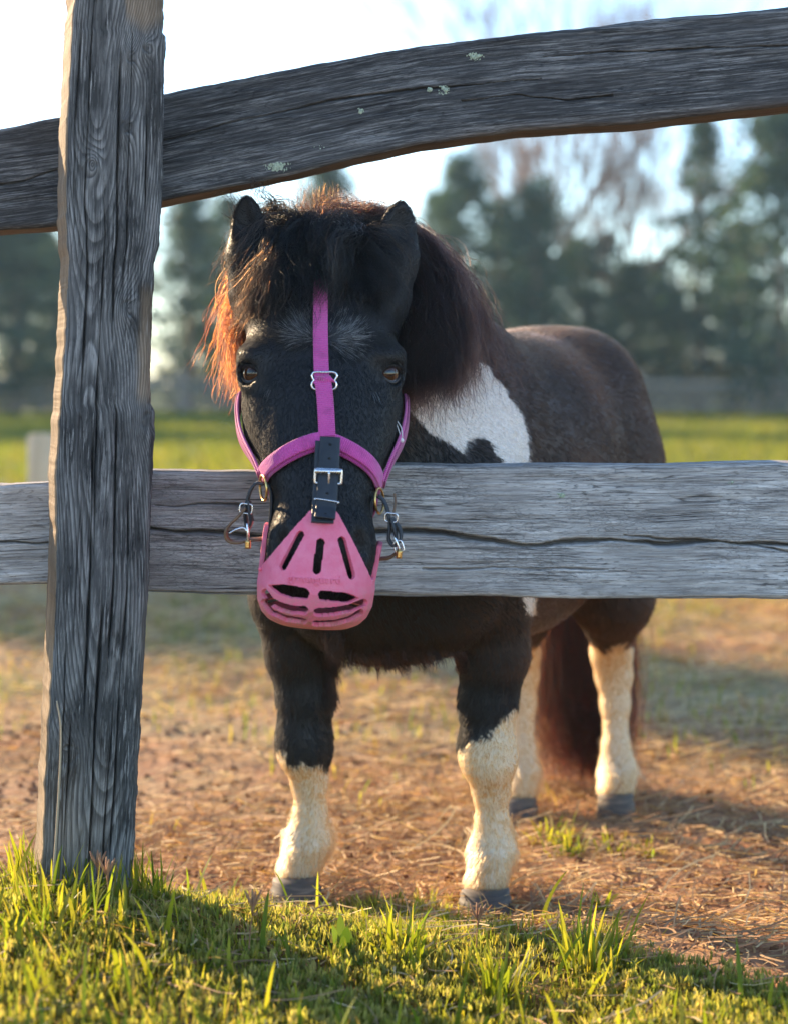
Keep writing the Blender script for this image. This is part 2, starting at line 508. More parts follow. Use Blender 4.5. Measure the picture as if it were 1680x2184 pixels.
me = mesh_np('soil_crumbs', V, None, T, False)
attr_col(me, 'tint', C)
M = Mat('soil_crumb')
tag(link('soil_crumbs', me, M.done(M.pbr(M.attr('tint', 'Color'), 0.95, spec=0.1))), 'crumbled reddish soil clods lying round the hooves', kind='stuff')

# single plants one can point at
def tuft(px, py, n, h0, h1, w0, w1, cols, label, cat='grass tuft', name='grass_tuft', group=None, lean=0.3, spread=0.018, mat=None):
    Y = FP * CAMZ / (py - HOR)
    for _ in range(12):
        p = W(px, py, Y); Y += (p[2] - gh(p[0], p[1])) * Y / CAMZ * 0.9
    p = W(px, py, Y); p[2] = gh(p[0], p[1])
    rr = RNG.normal(0, spread, (n, 2))
    b = vec3(rr[:, 0], rr[:, 1], gh(p[0] + rr[:, 0], p[1] + rr[:, 1]) - p[2] - 0.003)
    V, Q, C = blades_arrays(b, RNG.uniform(h0, h1, n), RNG.uniform(w0, w1, n), RNG.gamma(3, lean / 3, n), np.arctan2(rr[:, 1], rr[:, 0]) + RNG.normal(0, 0.5, n), pick(cols, n), 6)
    me = mesh_np(name, V, Q); attr_col(me, 'tint', C)
    o = link(name, me, mat or grass_mat); o.location = p
    return tag(o, label, cat, group)
tuft(1180, 1795, 46, 0.02, 0.05, 0.003, 0.006, GREENS[1:], 'green weed tuft in the soil just behind the right front hoof', spread=0.02, lean=0.8)
tuft(1215, 1825, 40, 0.02, 0.05, 0.003, 0.006, GREENS[1:], 'small weed tuft nearest the right front fetlock', spread=0.016, lean=0.8)
tuft(1310, 1815, 34, 0.012, 0.035, 0.003, 0.006, GREENS[1:], 'low weed tuft below the right hind hoof', spread=0.018, lean=1.0)
tuft(1380, 1825, 44, 0.012, 0.04, 0.003, 0.006, GREENS[1:], 'rightmost weed tuft on the bare soil', spread=0.018, lean=1.0)
tuft(1285, 1945, 7, 0.03, 0.055, 0.006, 0.010, GREENS[:2], 'broad bladed seedling alone on the soil right of the front hoof', spread=0.004, lean=0.9)
tuft(735, 2055, 12, 0.03, 0.075, 0.012, 0.020, [(0.06, 0.12, 0.02), (0.09, 0.15, 0.025)], 'dark broad leaved weed in the grass below the muzzle', 'weed', 'broad_leaf_weed', lean=0.9, spread=0.008)
tuft(1060, 2150, 60, 0.05, 0.10, 0.003, 0.006, GREENS, 'thick grass tuft at the bottom centre right of the bank', lean=0.7)
tuft(1255, 2090, 55, 0.05, 0.11, 0.003, 0.006, GREENS, 'large grass tuft on the bank right of the front hooves', lean=0.7)
tuft(850, 2055, 50, 0.05, 0.10, 0.003, 0.006, GREENS, 'grass tuft on the bank between the two front hooves', lean=0.7)
tuft(110, 1990, 60, 0.05, 0.10, 0.003, 0.006, GREENS, 'tall grass tuft left of the post foot', lean=0.6, spread=0.035)
REDS = [(0.30, 0.12, 0.06), (0.38, 0.19, 0.09)]
def seed_stem(px, py, Yd, hgt, label, lean=(0, 0)):
    p = W(px, py, Yd); p[2] = gh(p[0], p[1])
    parts = []
    pts = catmull([(0, 0, -0.004), (lean[0] * 0.3, lean[1] * 0.3, hgt * 0.5), (lean[0], lean[1], hgt)], 8)
    o = empty('seed_stem', p, label, 'grass stem', 'reddish seed stems')
    tube('stem', pts, np.linspace(0.0011, 0.0007, 8), stem_mat, o, 5)
    for k in range(4):
        a = k * 1.7
        d = np.array([math.cos(a) * 0.010, math.sin(a) * 0.006, 0.022])
        tube('seed_head', catmull([pts[-1 - k % 2], pts[-1] + d * 0.5, pts[-1] + d], 5), [0.0008, 0.0017, 0.0019, 0.0016, 0.0006], stem_mat, o, 5)
    for ch in o.children:
        ch.matrix_parent_inverse = Matrix.Identity(4)
M = Mat('dry_stem'); stem_mat = M.done(M.pbr(M.ramp(M.noise(M.n('ShaderNodeNewGeometry').outputs['Position'], 90), [(0.3, (0.22, 0.09, 0.045)), (0.7, (0.42, 0.22, 0.11))]), 0.7))
seed_stem(207, 1925, 2.08, 0.062, 'reddish seed stem rising against the post foot, tallest', (0.002, 0))
seed_stem(235, 1975, 2.05, 0.060, 'reddish forked seed stem right of the tallest one at the post', (-0.003, 0))
seed_stem(530, 2010, 2.00, 0.066, 'brown seed stem in the grass below the left front hoof', (0.006, 0))
seed_stem(1015, 1960, 2.12, 0.055, 'thin seed stem in front of the right front hoof', (0.002, 0))
p = W(112, 1900, 2.10)
pp = [W(112, 1900, 2.10), W(125, 1700, 2.10), W(130, 1560, 2.10), W(121, 1495, 2.10)]
o = empty('dry_stem', (pp[0][0], pp[0][1], gh(pp[0][0], pp[0][1])), 'long pale dry stem leaning up the left of the post', 'grass stem')
M = Mat('pale_stem'); pale_mat = M.done(M.pbr((0.42, 0.33, 0.22), 0.7))
tube('stem', catmull(pp, 24), np.linspace(0.0016, 0.0009, 24), pale_mat, o, 6)
# ================================================================== TREES BEYOND THE FIELD
M = Mat('evergreen_leaf')
c = M.attr('tint', 'Color')
x_ = M.n('ShaderNodeMixShader', ins={0: 0.35})
M.put(x_.inputs[1], M.pbr(c, 0.6, spec=0.3))
M.put(x_.inputs[2], M.n('ShaderNodeBsdfTranslucent', ins={'Color': M.mix(1.0, c, (1.3, 1.4, 0.8), 'MULTIPLY')}))
leaf_mat = M.done(x_)
M = Mat('bark')
bark_mat = M.done(M.pbr(M.ramp(M.noise(M.n('ShaderNodeTexCoord').outputs['Object'], 9), [(0.3, (0.15, 0.09, 0.065)), (0.7, (0.34, 0.21, 0.155))]), 0.9, spec=0.2))
M = Mat('twig')
twig_mat = M.done(M.pbr((0.30, 0.185, 0.14), 0.8, spec=0.2))

def leaf_quads(centers, size, tint):
    n = len(centers)
    a = nrm(RNG.normal(0, 1, (n, 3))); b = nrm(np.cross(a, RNG.normal(0, 1, (n, 3))))
    s = (size * RNG.uniform(0.6, 1.3, n))[:, None]
    w = s * RNG.uniform(0.35, 0.8, (n, 1))
    V = np.stack([centers - a * s, centers + b * w, centers + a * s, centers - b * w], 1).reshape(-1, 3)
    return V, np.arange(4 * n).reshape(-1, 4), np.repeat(tint, 4, 0)
def evergreen(H, rad, clumps, per, sparse, cols, low=0.12):
    """prototype meshes: (crown, trunk)"""
    parts = []
    for k in range(clumps):
        t = low + (1 - low) * RNG.random() ** 0.85
        prof = rad * (1 - t) ** 0.75 * (0.6 + 0.75 * RNG.random() ** 1.5) * (1 if t > 0.2 else 0.75) + 0.08
        a = RNG.uniform(0, 6.283); r = prof * RNG.random() ** 0.5
        c = np.array([r * math.cos(a), r * math.sin(a), t * H + 0.10 * r])
        sz = RNG.uniform(0.16, 0.72) * (1.1 - 0.5 * t) * (1.0 if not sparse else 0.8)
        pts = c + RNG.normal(0, 1, (per, 3)) * sz * np.array([0.55, 0.55, 0.42])
        parts.append(leaf_quads(pts, 0.075, pick(cols, 1) * RNG.uniform(0.75, 1.25, (per, 1))))
    V, Q, C = join_arrays(parts)
    crown = mesh_np('crown', V, Q); attr_col(crown, 'tint', C); crown.materials.append(leaf_mat)
    P = catmull([(0, 0, -0.3), (0.05, 0.02, H * 0.3), (-0.06, 0.03, H * 0.6), (0.02, 0, H * 0.97)], 14)
    va, fa, ta = tube_arrays(P, np.linspace(0.13, 0.015, 14) * H / 7, 7)
    V, F, T = [va], [fa], [ta]; n = len(va)
    for k in range(16):
        t = RNG.uniform(0.12, 0.85); a = RNG.uniform(0, 6.283); L = rad * (1 - t) ** 0.75 * 0.9
        b0 = P[int(t * 13)]
        b = catmull([b0, b0 + np.array([math.cos(a) * L * 0.5, math.sin(a) * L * 0.5, 0.10 * L]), b0 + np.array([math.cos(a) * L, math.sin(a) * L, 0.28 * L])], 5)
        v, f, tt = tube_arrays(b, np.linspace(0.035, 0.01, 5), 4)
        V.append(v); F.append(f + n); T.append(tt + n); n += len(v)
    trunk = mesh_np('trunk', np.concatenate(V), np.concatenate(F), np.concatenate(T)); trunk.materials.append(bark_mat)
    return crown, trunk
DARKG = [(0.040, 0.072, 0.058), (0.052, 0.088, 0.066), (0.064, 0.104, 0.074), (0.080, 0.115, 0.078)]
protos = [evergreen(7.0, 1.75, 230, 46, False, DARKG, 0.04), evergreen(7.0, 1.35, 130, 40, True, DARKG, 0.10),
          evergreen(7.0, 1.9, 200, 44, False, DARKG, 0.04), evergreen(7.0, 1.1, 140, 44, False, DARKG, 0.06)]
TREEG = 'evergreens in the row beyond the field'
def put_evergreen(k, px, Y, H, wid, rz, label, x=None):
    X = (px - CX) / FP * Y if x is None else x
    o = empty('evergreen_tree', (X, Y, gh(X, Y) - 0.05), label, 'tree', TREEG)
    o.rotation_euler.z = rz
    o.scale = (wid, wid, H / 7)
    for me, nm in zip(protos[k], ('crown', 'trunk')):
        ch = bpy.data.objects.new(nm, me); COL.objects.link(ch); ch.parent = o
    return o
def top_to_H(py, Y):
    return (HOR - py) * Y / FP + CAMZ
for k, px, Y, py, wid, rz, label in [
    (0, 1655, 37, 150, 1.15, 0.3, 'tall dark evergreen rising past the upper rail at the far right'),
    (1, 1490, 39, 255, 1.05, 1.2, 'slim loose evergreen left of the tallest dark one at the right'),
    (3, 1140, 38, 395, 1.15, 2.0, 'narrow dark spire of an evergreen above the pony rump'),
    (2, 985, 39, 350, 1.0, 0.6, 'broad grey green evergreen just right of the pony ears'),
    (1, 1065, 41, 440, 1.1, 4.1, 'thin evergreen between the broad one and the dark spire'),
    (0, 1235, 39, 520, 0.85, 3.3, 'short bushy evergreen right of the dark spire'),
    (2, 1340, 40, 565, 0.85, 5.0, 'low round evergreen above the pony croup right edge'),
    (3, 1420, 42, 610, 0.9, 0.2, 'low evergreen at the foot of the slim loose one'),
    (0, 1570, 40, 480, 0.95, 2.6, 'mid height evergreen in front of the gap near the tallest one'),
    (2, 700, 38, 352, 1.0, 1.6, 'evergreen whose tip shows over the pony forelock'),
    (0, 590, 40, 560, 0.9, 2.7, 'evergreen hidden mostly behind the pony left ear'),
    (2, 405, 38, 425, 0.95, 5.6, 'dense evergreen right beside the weathered post'),
    (1, 492, 40, 430, 1.0, 0.9, 'loose evergreen between post and the pony left ear'),
    (0, 35, 37, 420, 1.15, 4.4, 'dark evergreen at the far left edge below the upper rail'),
    (3, 130, 39, 520, 1.0, 3.0, 'narrow evergreen just left of the weathered post'),
    (2, 850, 41, 480, 0.9, 3.9, 'evergreen directly behind the pony right ear'),
    (1, 930, 44, 420, 1.1, 0.1, 'loose evergreen in the second row right of the pony right ear'),
    (0, 1105, 45, 470, 1.0, 1.9, 'second row evergreen filling the gap left of the dark spire'),
    (1, 1290, 45, 500, 1.0, 2.9, 'second row loose evergreen between the two low ones'),
    (2, 1395, 46, 560, 1.0, 4.6, 'second row evergreen left of the slim loose one'),
    (1, 450, 45, 470, 1.0, 3.1, 'second row evergreen right of the dense one by the post'),
    (2, 90, 45, 470, 1.0, 1.4, 'second row evergreen at the left between post and picture edge'),
]:
    put_evergreen(k, px, Y, top_to_H(py, Y), wid, rz, label)
# the row goes on to the left of the picture (it shades the far field)
ORD = ['first', 'second', 'third', 'fourth', 'fifth', 'sixth']
for i, x in enumerate([-10.5, -13, -15.5, -18, -21, -24]):
    put_evergreen(i % 4, 0, 38 + (i % 3), 10.0 + 1.0 * (i % 2), 1.45, i * 1.3, ORD[i] + ' evergreen of the row beyond the left edge of the picture', x=x)
for i, x in enumerate([11, 13.5, 16.5]):
    put_evergreen(i % 4, 0, 39 + (i % 2), 7.0, 1.15, i * 2.1, ORD[i] + ' evergreen of the row beyond the right edge of the picture', x=x)
# a nearer one standing outside the picture on the left, its shadow crosses the paddock
put_evergreen(0, 0, 15.2, 6.4, 1.0, 0.5, 'near evergreen in the paddock outside the left of the picture', x=-10.3)

# bare trees
def bare_tree(H, rad, seed, spread=0.5):
    rnd = random.Random(seed)
    V, F, T, n = [], [], [], 0
    VT = [[], [], []]; nt = 0
    stack = [(np.array([0, 0, -0.3]), np.array([0.02, 0, 1.0]), H * 0.30, rad, 0)]
    while stack:
        p, d, L, r, lev = stack.pop()
        k = 5 if lev < 3 else 4
        pts = [p]; dd = d
        for i in range(k - 1):
            dd = nrm(dd + np.array([rnd.gauss(0, 0.10), rnd.gauss(0, 0.10), 0.06]))
            pts.append(pts[-1] + dd * L / (k - 1))
        v, f, t = tube_arrays(pts, np.linspace(r, r * 0.62, k), 6 if lev < 2 else 3)
        if lev < 3:
            V.append(v); F.append(f + n); T.append(t + n); n += len(v)
        else:
            VT[0].append(v); VT[1].append(f + nt); VT[2].append(t + nt); nt += len(v)
        if lev < 6:
            m = rnd.choice([2, 3, 3]) if lev else 3
            for j in range(m):
                a = rnd.uniform(0, 6.283); s = spread * rnd.uniform(0.5, 1.25)
                side = nrm(np.cross(dd, [math.cos(a), math.sin(a), 0.3]))
                start = pts[-1] if (j < 2 or lev == 0) else pts[-2]
                stack.append((start, nrm(dd + side * s), L * rnd.uniform(0.66, 0.86), max(r * rnd.uniform(0.5, 0.66), 0.014), lev + 1))
    tr = mesh_np('trunk', np.concatenate(V), np.concatenate(F), np.concatenate(T)); tr.materials.append(bark_mat)
    tw = mesh_np('twigs', np.concatenate(VT[0]), np.concatenate(VT[1]), np.concatenate(VT[2])); tw.materials.append(twig_mat)
    return tr, tw
bt = [bare_tree(11, 0.21, 3, 0.42), bare_tree(10, 0.17, 8, 0.38)]
for k, px, Y, sc, rz, label in [
    (0, 1180, 44, 1.0, 0.4, 'tall bare tree whose twigs spread above the upper rail'),
    (1, 1330, 45, 0.80, 2.2, 'bare tree right of the tallest bare one'),
    (1, 1045, 46, 0.72, 3.9, 'bare tree left of the tallest bare one, below the upper rail'),
    (0, 1430, 47, 0.62, 5.1, 'smaller bare tree in the gap left of the slim evergreen'),
    (1, 1250, 43, 0.95, 4.4, 'slender bare tree just right of the tallest bare trunk'),
    (1, 1385, 43, 0.85, 0.9, 'bare tree nearest the slim loose evergreen'),
    (1, 470, 46, 0.62, 1.1, 'bare tree behind the evergreens right of the post'),
    (0, 60, 47, 0.60, 2.9, 'bare tree behind the evergreens left of the post'),
]:
    X = (px - CX) / FP * Y
    o = empty('bare_tree', (X, Y, gh(X, Y)), label, 'tree', 'bare trees behind the evergreens')
    o.rotation_euler.z = rz; o.scale = (sc, sc, sc)
    for me in bt[k]:
        ch = bpy.data.objects.new('trunk' if me is bt[k][0] else 'twigs', me); COL.objects.link(ch); ch.parent = o
# shrubs along the far fence
def shrub_mesh(cols, n, rx, rz):
    p = RNG.normal(0, 1, (n, 3)); p = nrm(p) * RNG.random((n, 1)) ** 0.45
    p = p * np.array([rx, rx * 0.6, rz]) + np.array([0, 0, rz * 0.9])
    p += 0.15 * np.stack([vnoise(p * 3, 3), vnoise(p * 3, 4), vnoise(p * 3, 5)], -1)
    V, Q, C = leaf_quads(p, 0.05, pick(cols, n))
    me = mesh_np('foliage', V, Q); attr_col(me, 'tint', C); me.materials.append(leaf_mat)
    v, f, t = tube_arrays(catmull([(0, 0, -0.1), (0.05, 0, rz * 0.5), (0.0, 0.05, rz * 1.2)], 6), np.linspace(0.03, 0.012, 6), 5)
    V, F, T, n = [v], [f], [t], len(v)
    for a in range(6):
        v, f, t = tube_arrays(catmull([(0, 0, 0), (math.cos(a) * rx * 0.4, math.sin(a) * 0.2, rz * 0.7), (math.cos(a) * rx * 0.7, math.sin(a) * 0.3, rz * 1.4)], 5), np.linspace(0.02, 0.008, 5), 4)
        V.append(v); F.append(f + n); T.append(t + n); n += len(v)
    st = mesh_np('stems', np.concatenate(V), np.concatenate(F), np.concatenate(T)); st.materials.append(bark_mat)
    return me, st
YEL = [(0.55, 0.42, 0.05), (0.45, 0.38, 0.05), (0.62, 0.46, 0.08)]
BRN = [(0.34, 0.21, 0.09), (0.26, 0.18, 0.07), (0.42, 0.27, 0.12)]
OLV = [(0.10, 0.11, 0.035), (0.14, 0.14, 0.045), (0.07, 0.085, 0.03)]
sh = [shrub_mesh(YEL, 900, 0.85, 0.55), shrub_mesh(BRN, 900, 0.9, 0.55), shrub_mesh(OLV, 900, 0.9, 0.6)]
for k, px, Y, s, label in [
    (0, 1545, 38.6, 1.1, 'yellow leaved shrub under the evergreens at the right'), (0, 1425, 39.5, 0.7, 'small yellow shrub right of the pony rump'),
    (0, 465, 38.2, 1.0, 'yellow shrub beside the pony left cheek'), (1, 1620, 38.8, 1.1, 'brown shrub at the foot of the tall dark evergreen'),
    (1, 1485, 38.4, 1.2, 'brown shrub between the two yellow ones'), (1, 1350, 39.3, 1.1, 'brown shrub just over the pony croup'),
    (2, 380, 38.4, 1.0, 'olive shrub right of the weathered post'), (1, 90, 38.4, 1.1, 'brown shrub left of the weathered post'),
    (2, 15, 38.8, 1.1, 'olive shrub at the left edge of the picture'), (2, 1690, 38.5, 1.1, 'olive shrub at the right edge of the picture'),
    (2, 1080, 39.3, 1.2, 'olive shrub above the pony withers'), (1, 540, 39.3, 1.2, 'brown shrub behind the pony left cheek'),
    (2, 1215, 39.0, 1.3, 'olive shrub above the middle of the pony back'),
]:
    X = (px - CX) / FP * Y
    o = empty('shrub', (X, Y, gh(X, Y)), label, 'shrub', 'shrubs under the far trees')
    o.scale = (s, s, s); o.rotation_euler.z = px
    for me, nm in zip(sh[k], ('foliage', 'stems')):
        ch = bpy.data.objects.new(nm, me); COL.objects.link(ch); ch.parent = o

# ================================================================== far wooden fence
M = Mat('far_wood')
far_wood = M.done(M.pbr(M.ramp(M.noise(M.n('ShaderNodeTexCoord').outputs['Object'], 6), [(0.3, (0.22, 0.17, 0.14)), (0.7, (0.38, 0.31, 0.26))]), 0.85, spec=0.2))
def box_mesh(name, sx, sy, sz, bev=0.004):
    bm = bmesh.new()
    bmesh.ops.create_cube(bm, size=1)
    bmesh.ops.scale(bm, vec=(sx, sy, sz), verts=bm.verts)
    bmesh.ops.bevel(bm, geom=bm.edges[:], offset=bev, segments=1, affect='EDGES')
    return bm_mesh(name, bm, False)
ff = empty('far_fence', (0, 36.6, 0), 'low grey board fence along the far side of the field', 'fence')
pm = box_mesh('post', 0.14, 0.14, 1.0, 0.012); pm.materials.append(far_wood)
rm = box_mesh('rail', 2.38, 0.04, 0.11, 0.006); rm.materials.append(far_wood)
for i in range(-6, 7):
    x = i * 2.4 + 0.35
    o = link('post', pm, None, ff); o.location = (x, 36.6, gh(x, 36.6) + 0.42)
    for z in (0.22, 0.46, 0.70):
        r = link('rail', rm, None, ff)
        r.location = (x + 1.2, 36.51, gh(x + 1.2, 36.6) + z + random.uniform(-0.02, 0.02))
        r.rotation_euler.y = random.uniform(-0.012, 0.012)
# short post standing in the paddock at the left
bm = bmesh.new()
bmesh.ops.create_cone(bm, cap_ends=True, segments=14, radius1=0.068, radius2=0.062, depth=0.62)
bmesh.ops.bevel(bm, geom=[e for e in bm.edges if abs(e.verts[0].co.z - e.verts[1].co.z) < 1e-4 and e.verts[0].co.z > 0], offset=0.01, segments=2, affect='EDGES')
M = Mat('sunlit_wood')  # warm pale colour stands in for sunlight on the post
sunlit_wood = M.done(M.pbr(M.ramp(M.noise(M.mul(M.n('ShaderNodeTexCoord').outputs['Object'], (30, 30, 3)), 1.0), [(0.3, (0.62, 0.40, 0.22)), (0.7, (0.80, 0.55, 0.33))]), 0.8, spec=0.2))
sp = link('short_post', bm_mesh('short_post', bm), sunlit_wood)
sp.location = W(91, 925, 7.0) - np.array([0, 0, 0.31])
tag(sp, 'short wooden post in sunlit colour blurred in the field left of the big post', 'post')

# ================================================================== THE NEAR FENCE
def wood(name, dark, mid, light, crackle=0.0, rings=False, brown=None, fine=1.0, stain=0.3):
    M = Mat(name)
    g = M.attr('grain')
    n_fine = M.noise(M.mul(g, (13, 400, 400)), 1.0, 5, 0.75, 0.3)
    n_mid = M.noise(M.mul(g, (3.0, 46, 46)), 1.0, 6, 0.65, 0.8)
    n_pat = M.noise(M.mul(g, (7, 16, 16)), 1.0, 5, 0.6)
    n_sp = M.noise(M.mul(g, (60, 300, 300)), 1.0, 3, 0.6)
    f = M.math('ADD', M.math('MULTIPLY', n_fine, 0.68), M.math('MULTIPLY', n_mid, 0.32))
    h = f
    if rings:
        r = M.attr('ring', 'Fac')
        saw = M.math('FRACT', r)
        ring = M.ramp(saw, [(0.0, 0.0), (0.12, 0.15), (0.55, 0.9), (0.88, 1.0), (1.0, 0.0)])
        f = M.math('ADD', M.math('MULTIPLY', f, 0.72), M.math('MULTIPLY', M.math('MULTIPLY', ring, M.ramp(n_pat, [(0.40, 0.05), (0.6, 1.0)])), 0.22))
        h = M.math('ADD', M.math('MULTIPLY', f, 0.7), M.math('MULTIPLY', ring, 0.35))
    col = M.ramp(f, [(0.38, dark), (0.50, mid), (0.61, light)])
    col = M.mix(M.math('MULTIPLY', M.ramp(n_pat, [(0.45, 0.0), (0.62, 1.0)]), 0.55), col, M.mix(0.5, dark, mid))
    fl_ = M.ramp(M.noise(M.mul(g, (20, 330, 330)), 1.0, 4, 0.65), [(0.57, 0.0), (0.66, 0.75)])
    col = M.mix(M.math('MULTIPLY', fl_, M.ramp(n_pat, [(0.38, 1.0), (0.6, 0.35)])), col, light)
    stn = M.ramp(M.noise(M.mul(g, (5, 26, 26)), 1.0, 6, 0.72, 1.5), [(0.50, 0.0), (0.57, 1.0)])
    col = M.mix(M.math('MULTIPLY', stn, stain), col, M.mix(0.25, dark, mid))
    # checks: thin long dark splits
    ck = M.noise(M.mul(g, (2.2, 95, 95)), 1.0, 3, 0.5, 1.2)
    ck = M.math('ABSOLUTE', M.math('SUBTRACT', ck, 0.5))
    ck = M.ramp(ck, [(0.0, 1.0), (0.018, 0.0)])
    ck = M.math('MULTIPLY', ck, M.ramp(M.noise(M.mul(g, (6, 14, 14)), 1.0, 3), [(0.47, 0.0), (0.56, 1.0)]))
    if crackle:
        wob = M.n('ShaderNodeVectorMath', operation='ADD')
        M.put(wob.inputs[0], M.mul(g, (75, 330, 150)))
        wn_ = M.noise(M.mul(g, (70, 90, 90)), 1.0, 3, 0.6, out='Color')
        M.put(wob.inputs[1], M.mul(wn_, (1.6, 1.6, 1.6)))
        vo = M.n('ShaderNodeTexVoronoi', feature='DISTANCE_TO_EDGE', ins={'Vector': wob.outputs[0], 'Scale': 1.0})
        cr = M.ramp(vo.outputs['Distance'], [(0.0, 1.0), (0.09, 0.0)])
        cr = M.math('MULTIPLY', cr, M.ramp(M.noise(M.mul(g, (5, 9, 9)), 1.0, 4, 0.6), [(0.46, 0.0), (0.60, 1.0)]))
        ck = M.math('MAXIMUM', ck, M.math('MULTIPLY', cr, crackle))
    pit = M.ramp(M.noise(M.mul(g, (70, 380, 380)), 1.0, 4, 0.7), [(0.37, 0.75), (0.43, 0.0)])
    ck = M.math('MAXIMUM', ck, M.math('MULTIPLY', pit, M.ramp(n_pat, [(0.36, 1.0), (0.60, 0.3)])))
    ck = M.math('MAXIMUM', ck, M.attr('crack', 'Fac'))
    col = M.mix(M.math('MULTIPLY', ck, 0.8), col, (0.012, 0.012, 0.013))
    if brown is not None:
        col = M.mix(M.attr('brown', 'Fac'), col, M.mix(M.ramp(f, [(0.35, 0.0), (0.65, 1.0)]), tuple(0.45 * v for v in brown), brown))
    hh = M.math('SUBTRACT', M.math('ADD', M.math('MULTIPLY', h, 1.0 * fine), M.math('MULTIPLY', n_sp, 0.25)), M.math('MULTIPLY', ck, 0.9))
    return M.done(M.pbr(col, 0.78, M.bump(hh, 0.8, 0.0016), spec=0.25))
post_mat = wood('weathered_post_wood', (0.048, 0.049, 0.050), (0.215, 0.213, 0.208), (0.49, 0.48, 0.465), rings=True, stain=0.6, brown=(0.46, 0.33, 0.21))
rail_up_mat = wood('dark_rail_wood', (0.022, 0.022, 0.024), (0.085, 0.086, 0.089), (0.31, 0.31, 0.31), crackle=0.35, brown=(0.19, 0.145, 0.115))
rail_low_mat = wood('grey_rail_wood', (0.11, 0.10, 0.096), (0.50, 0.475, 0.455), (0.76, 0.735, 0.71), crackle=0.5, brown=(0.20, 0.14, 0.10))
YR = 2.276            # front face of the rails
fence = empty('wooden_fence', (-0.395, 2.25, 0.1), 'weathered grey fence with a thick post and two rails in front of the pony', 'fence')

def plank(name, x0, x1, top, bot, thick, mat, seed, cracks=(), brownf=None, label=None, fine_to=(-0.62, 0.66), Y=YR):
    """a rough board; top/bot: (px list, py list) of its front edges in the photograph"""
    xs = np.concatenate([np.arange(x0, fine_to[0], 0.02), np.arange(max(x0, fine_to[0]), min(x1, fine_to[1]), 0.0013), np.arange(fine_to[1], x1, 0.02)])
    xs = np.unique(np.clip(xs, x0, x1)); n = len(xs)
    px = CX + xs / Y * FP
    def ext(pts):
        X = np.array(pts[0], float); Z = np.array(pts[1], float)
        return np.interp(px, X, Z)
    zt = W(px, ext(top), Y)[:, 2]; zb = W(px, ext(bot), Y)[:, 2]
    zt = zt + 0.0035 * fbm(vec3(xs * 9, 0, 0), seed, 5, 0.6); zb = zb + 0.003 * fbm(vec3(xs * 9, 5, 0), seed + 7, 5, 0.6)
    NF, NT, NB, NU = 150, 14, 14, 26
    a = np.linspace(0, 1, NF)[None] * np.ones((n, 1))
    H = (zt - zb)[:, None]
    zf = zb[:, None] + a * H
    r = 0.006
    d = np.minimum(a * H, (1 - a) * H)
    round_ = np.where(d < r, r - np.sqrt(np.clip(r * r - (r - d) ** 2, 0, None)), 0)
    X = xs[:, None] + 0 * a
    disp = 0.0010 * fbm(vec3(X * 7, zf * 150, 0.0), seed + 1, 4) + 0.0014 * fbm(vec3(X * 8, zf * 20, 3.0), seed + 2, 3)
    crk = np.zeros_like(zf)
    for (cpx, cpy, dep, wid) in cracks:
        zc = W(px, np.interp(px, cpx, cpy), Y)[:, 2] + 0.0035 * fbm(vec3(xs * 22, 1.0, 0), seed + 31, 4, 0.6)
        inside = (px > cpx[0]) & (px < cpx[-1])
        ww = wid * np.clip(0.75 + 0.8 * fbm(vec3(xs * 16, 2.0, 0), seed + 41, 3), 0.25, 2)
        gss = np.exp(-((zf - zc[:, None]) / ww[:, None]) ** 2) * inside[:, None]
        disp = disp + dep * gss
        crk = np.maximum(crk, gss)
    yf = Y + round_ + disp
    t = (np.arange(NT) + 1) / (NT + 1)
    def side(z0, zz, tt, sd):
        yy = Y + tt[None] * thick + 0 * z0[:, None]
        return yy, z0[:, None] + 0.0025 * fbm(vec3(xs[:, None] * 7, yy * 40, sd), seed + sd, 4)
    yt, ztt = side(zt, 0, t, 11)
    b = np.linspace(1, 0, NB)[None]
    yb = Y + thick + 0 * (zb[:, None] + b * H); zbk = zb[:, None] + b * H
    u = 1 - (np.arange(NU) + 1) / (NU + 1)
    yu, zu = side(zb, 0, u, 13)
    yy = np.concatenate([yf, yt, yb, yu], 1); zz = np.concatenate([zf, ztt, zbk, zu], 1)
    k = yy.shape[1]
    V = vec3(xs[:, None], yy, zz)
    me = mesh_np(name, V, grid_faces(n, k, True)[:, ::-1])
    mid = (zt + zb)[:, None] / 2
    # grain coordinate: along, across (follows the bend), into the wood
    attr_vec(me, 'grain', vec3(xs[:, None], zz - mid + seed * 0.37, yy - Y + seed))
    cr = np.zeros_like(yy); cr[:, :NF] = crk
    attr_f(me, 'crack', cr)
    br = np.zeros_like(yy); br[:, NF + NT + NB:] = 0.85; br[:, NF:NF + NT] = 0.25
    if brownf is not None:
        br[:, :NF] = brownf(X, zf, a)
    attr_f(me, 'brown', br)
    o = link(name, me, mat, fence)
    if label: o['label'] = label
    return o
upx = [-900, 0, 140, 350, 560, 640, 760, 900, 1100, 1330, 1500, 1680, 2600]
UTOP = (upx, [450, 275, 245, 199, 157, 143, 120, 95, 70, 47, 28, 10, -60])
UBOT = (upx, [600, 490, 478, 428, 383, 366, 336, 306, 278, 262, 243, 222, 150])
plank('rail', -1.5, 1.75, UTOP, UBOT, 0.072, rail_up_mat, 3,
      cracks=[([350, 500, 700, 900, 1150], [300, 262, 215, 190, 165], 0.004, 0.0014), ([980, 1100, 1200, 1300], [215, 200, 212, 205], 0.005, 0.0018),
              ([1150, 1400, 1680], [120, 105, 95], 0.003, 0.0012), ([-60, 60, 150], [400, 385, 352], 0.004, 0.0015)],
      brownf=lambda X, z, a: 0.55 * np.clip(1 - a / 0.13, 0, 1) * sstep(-0.1, 0.2, X), label='warped dark upper rail climbing to the right')
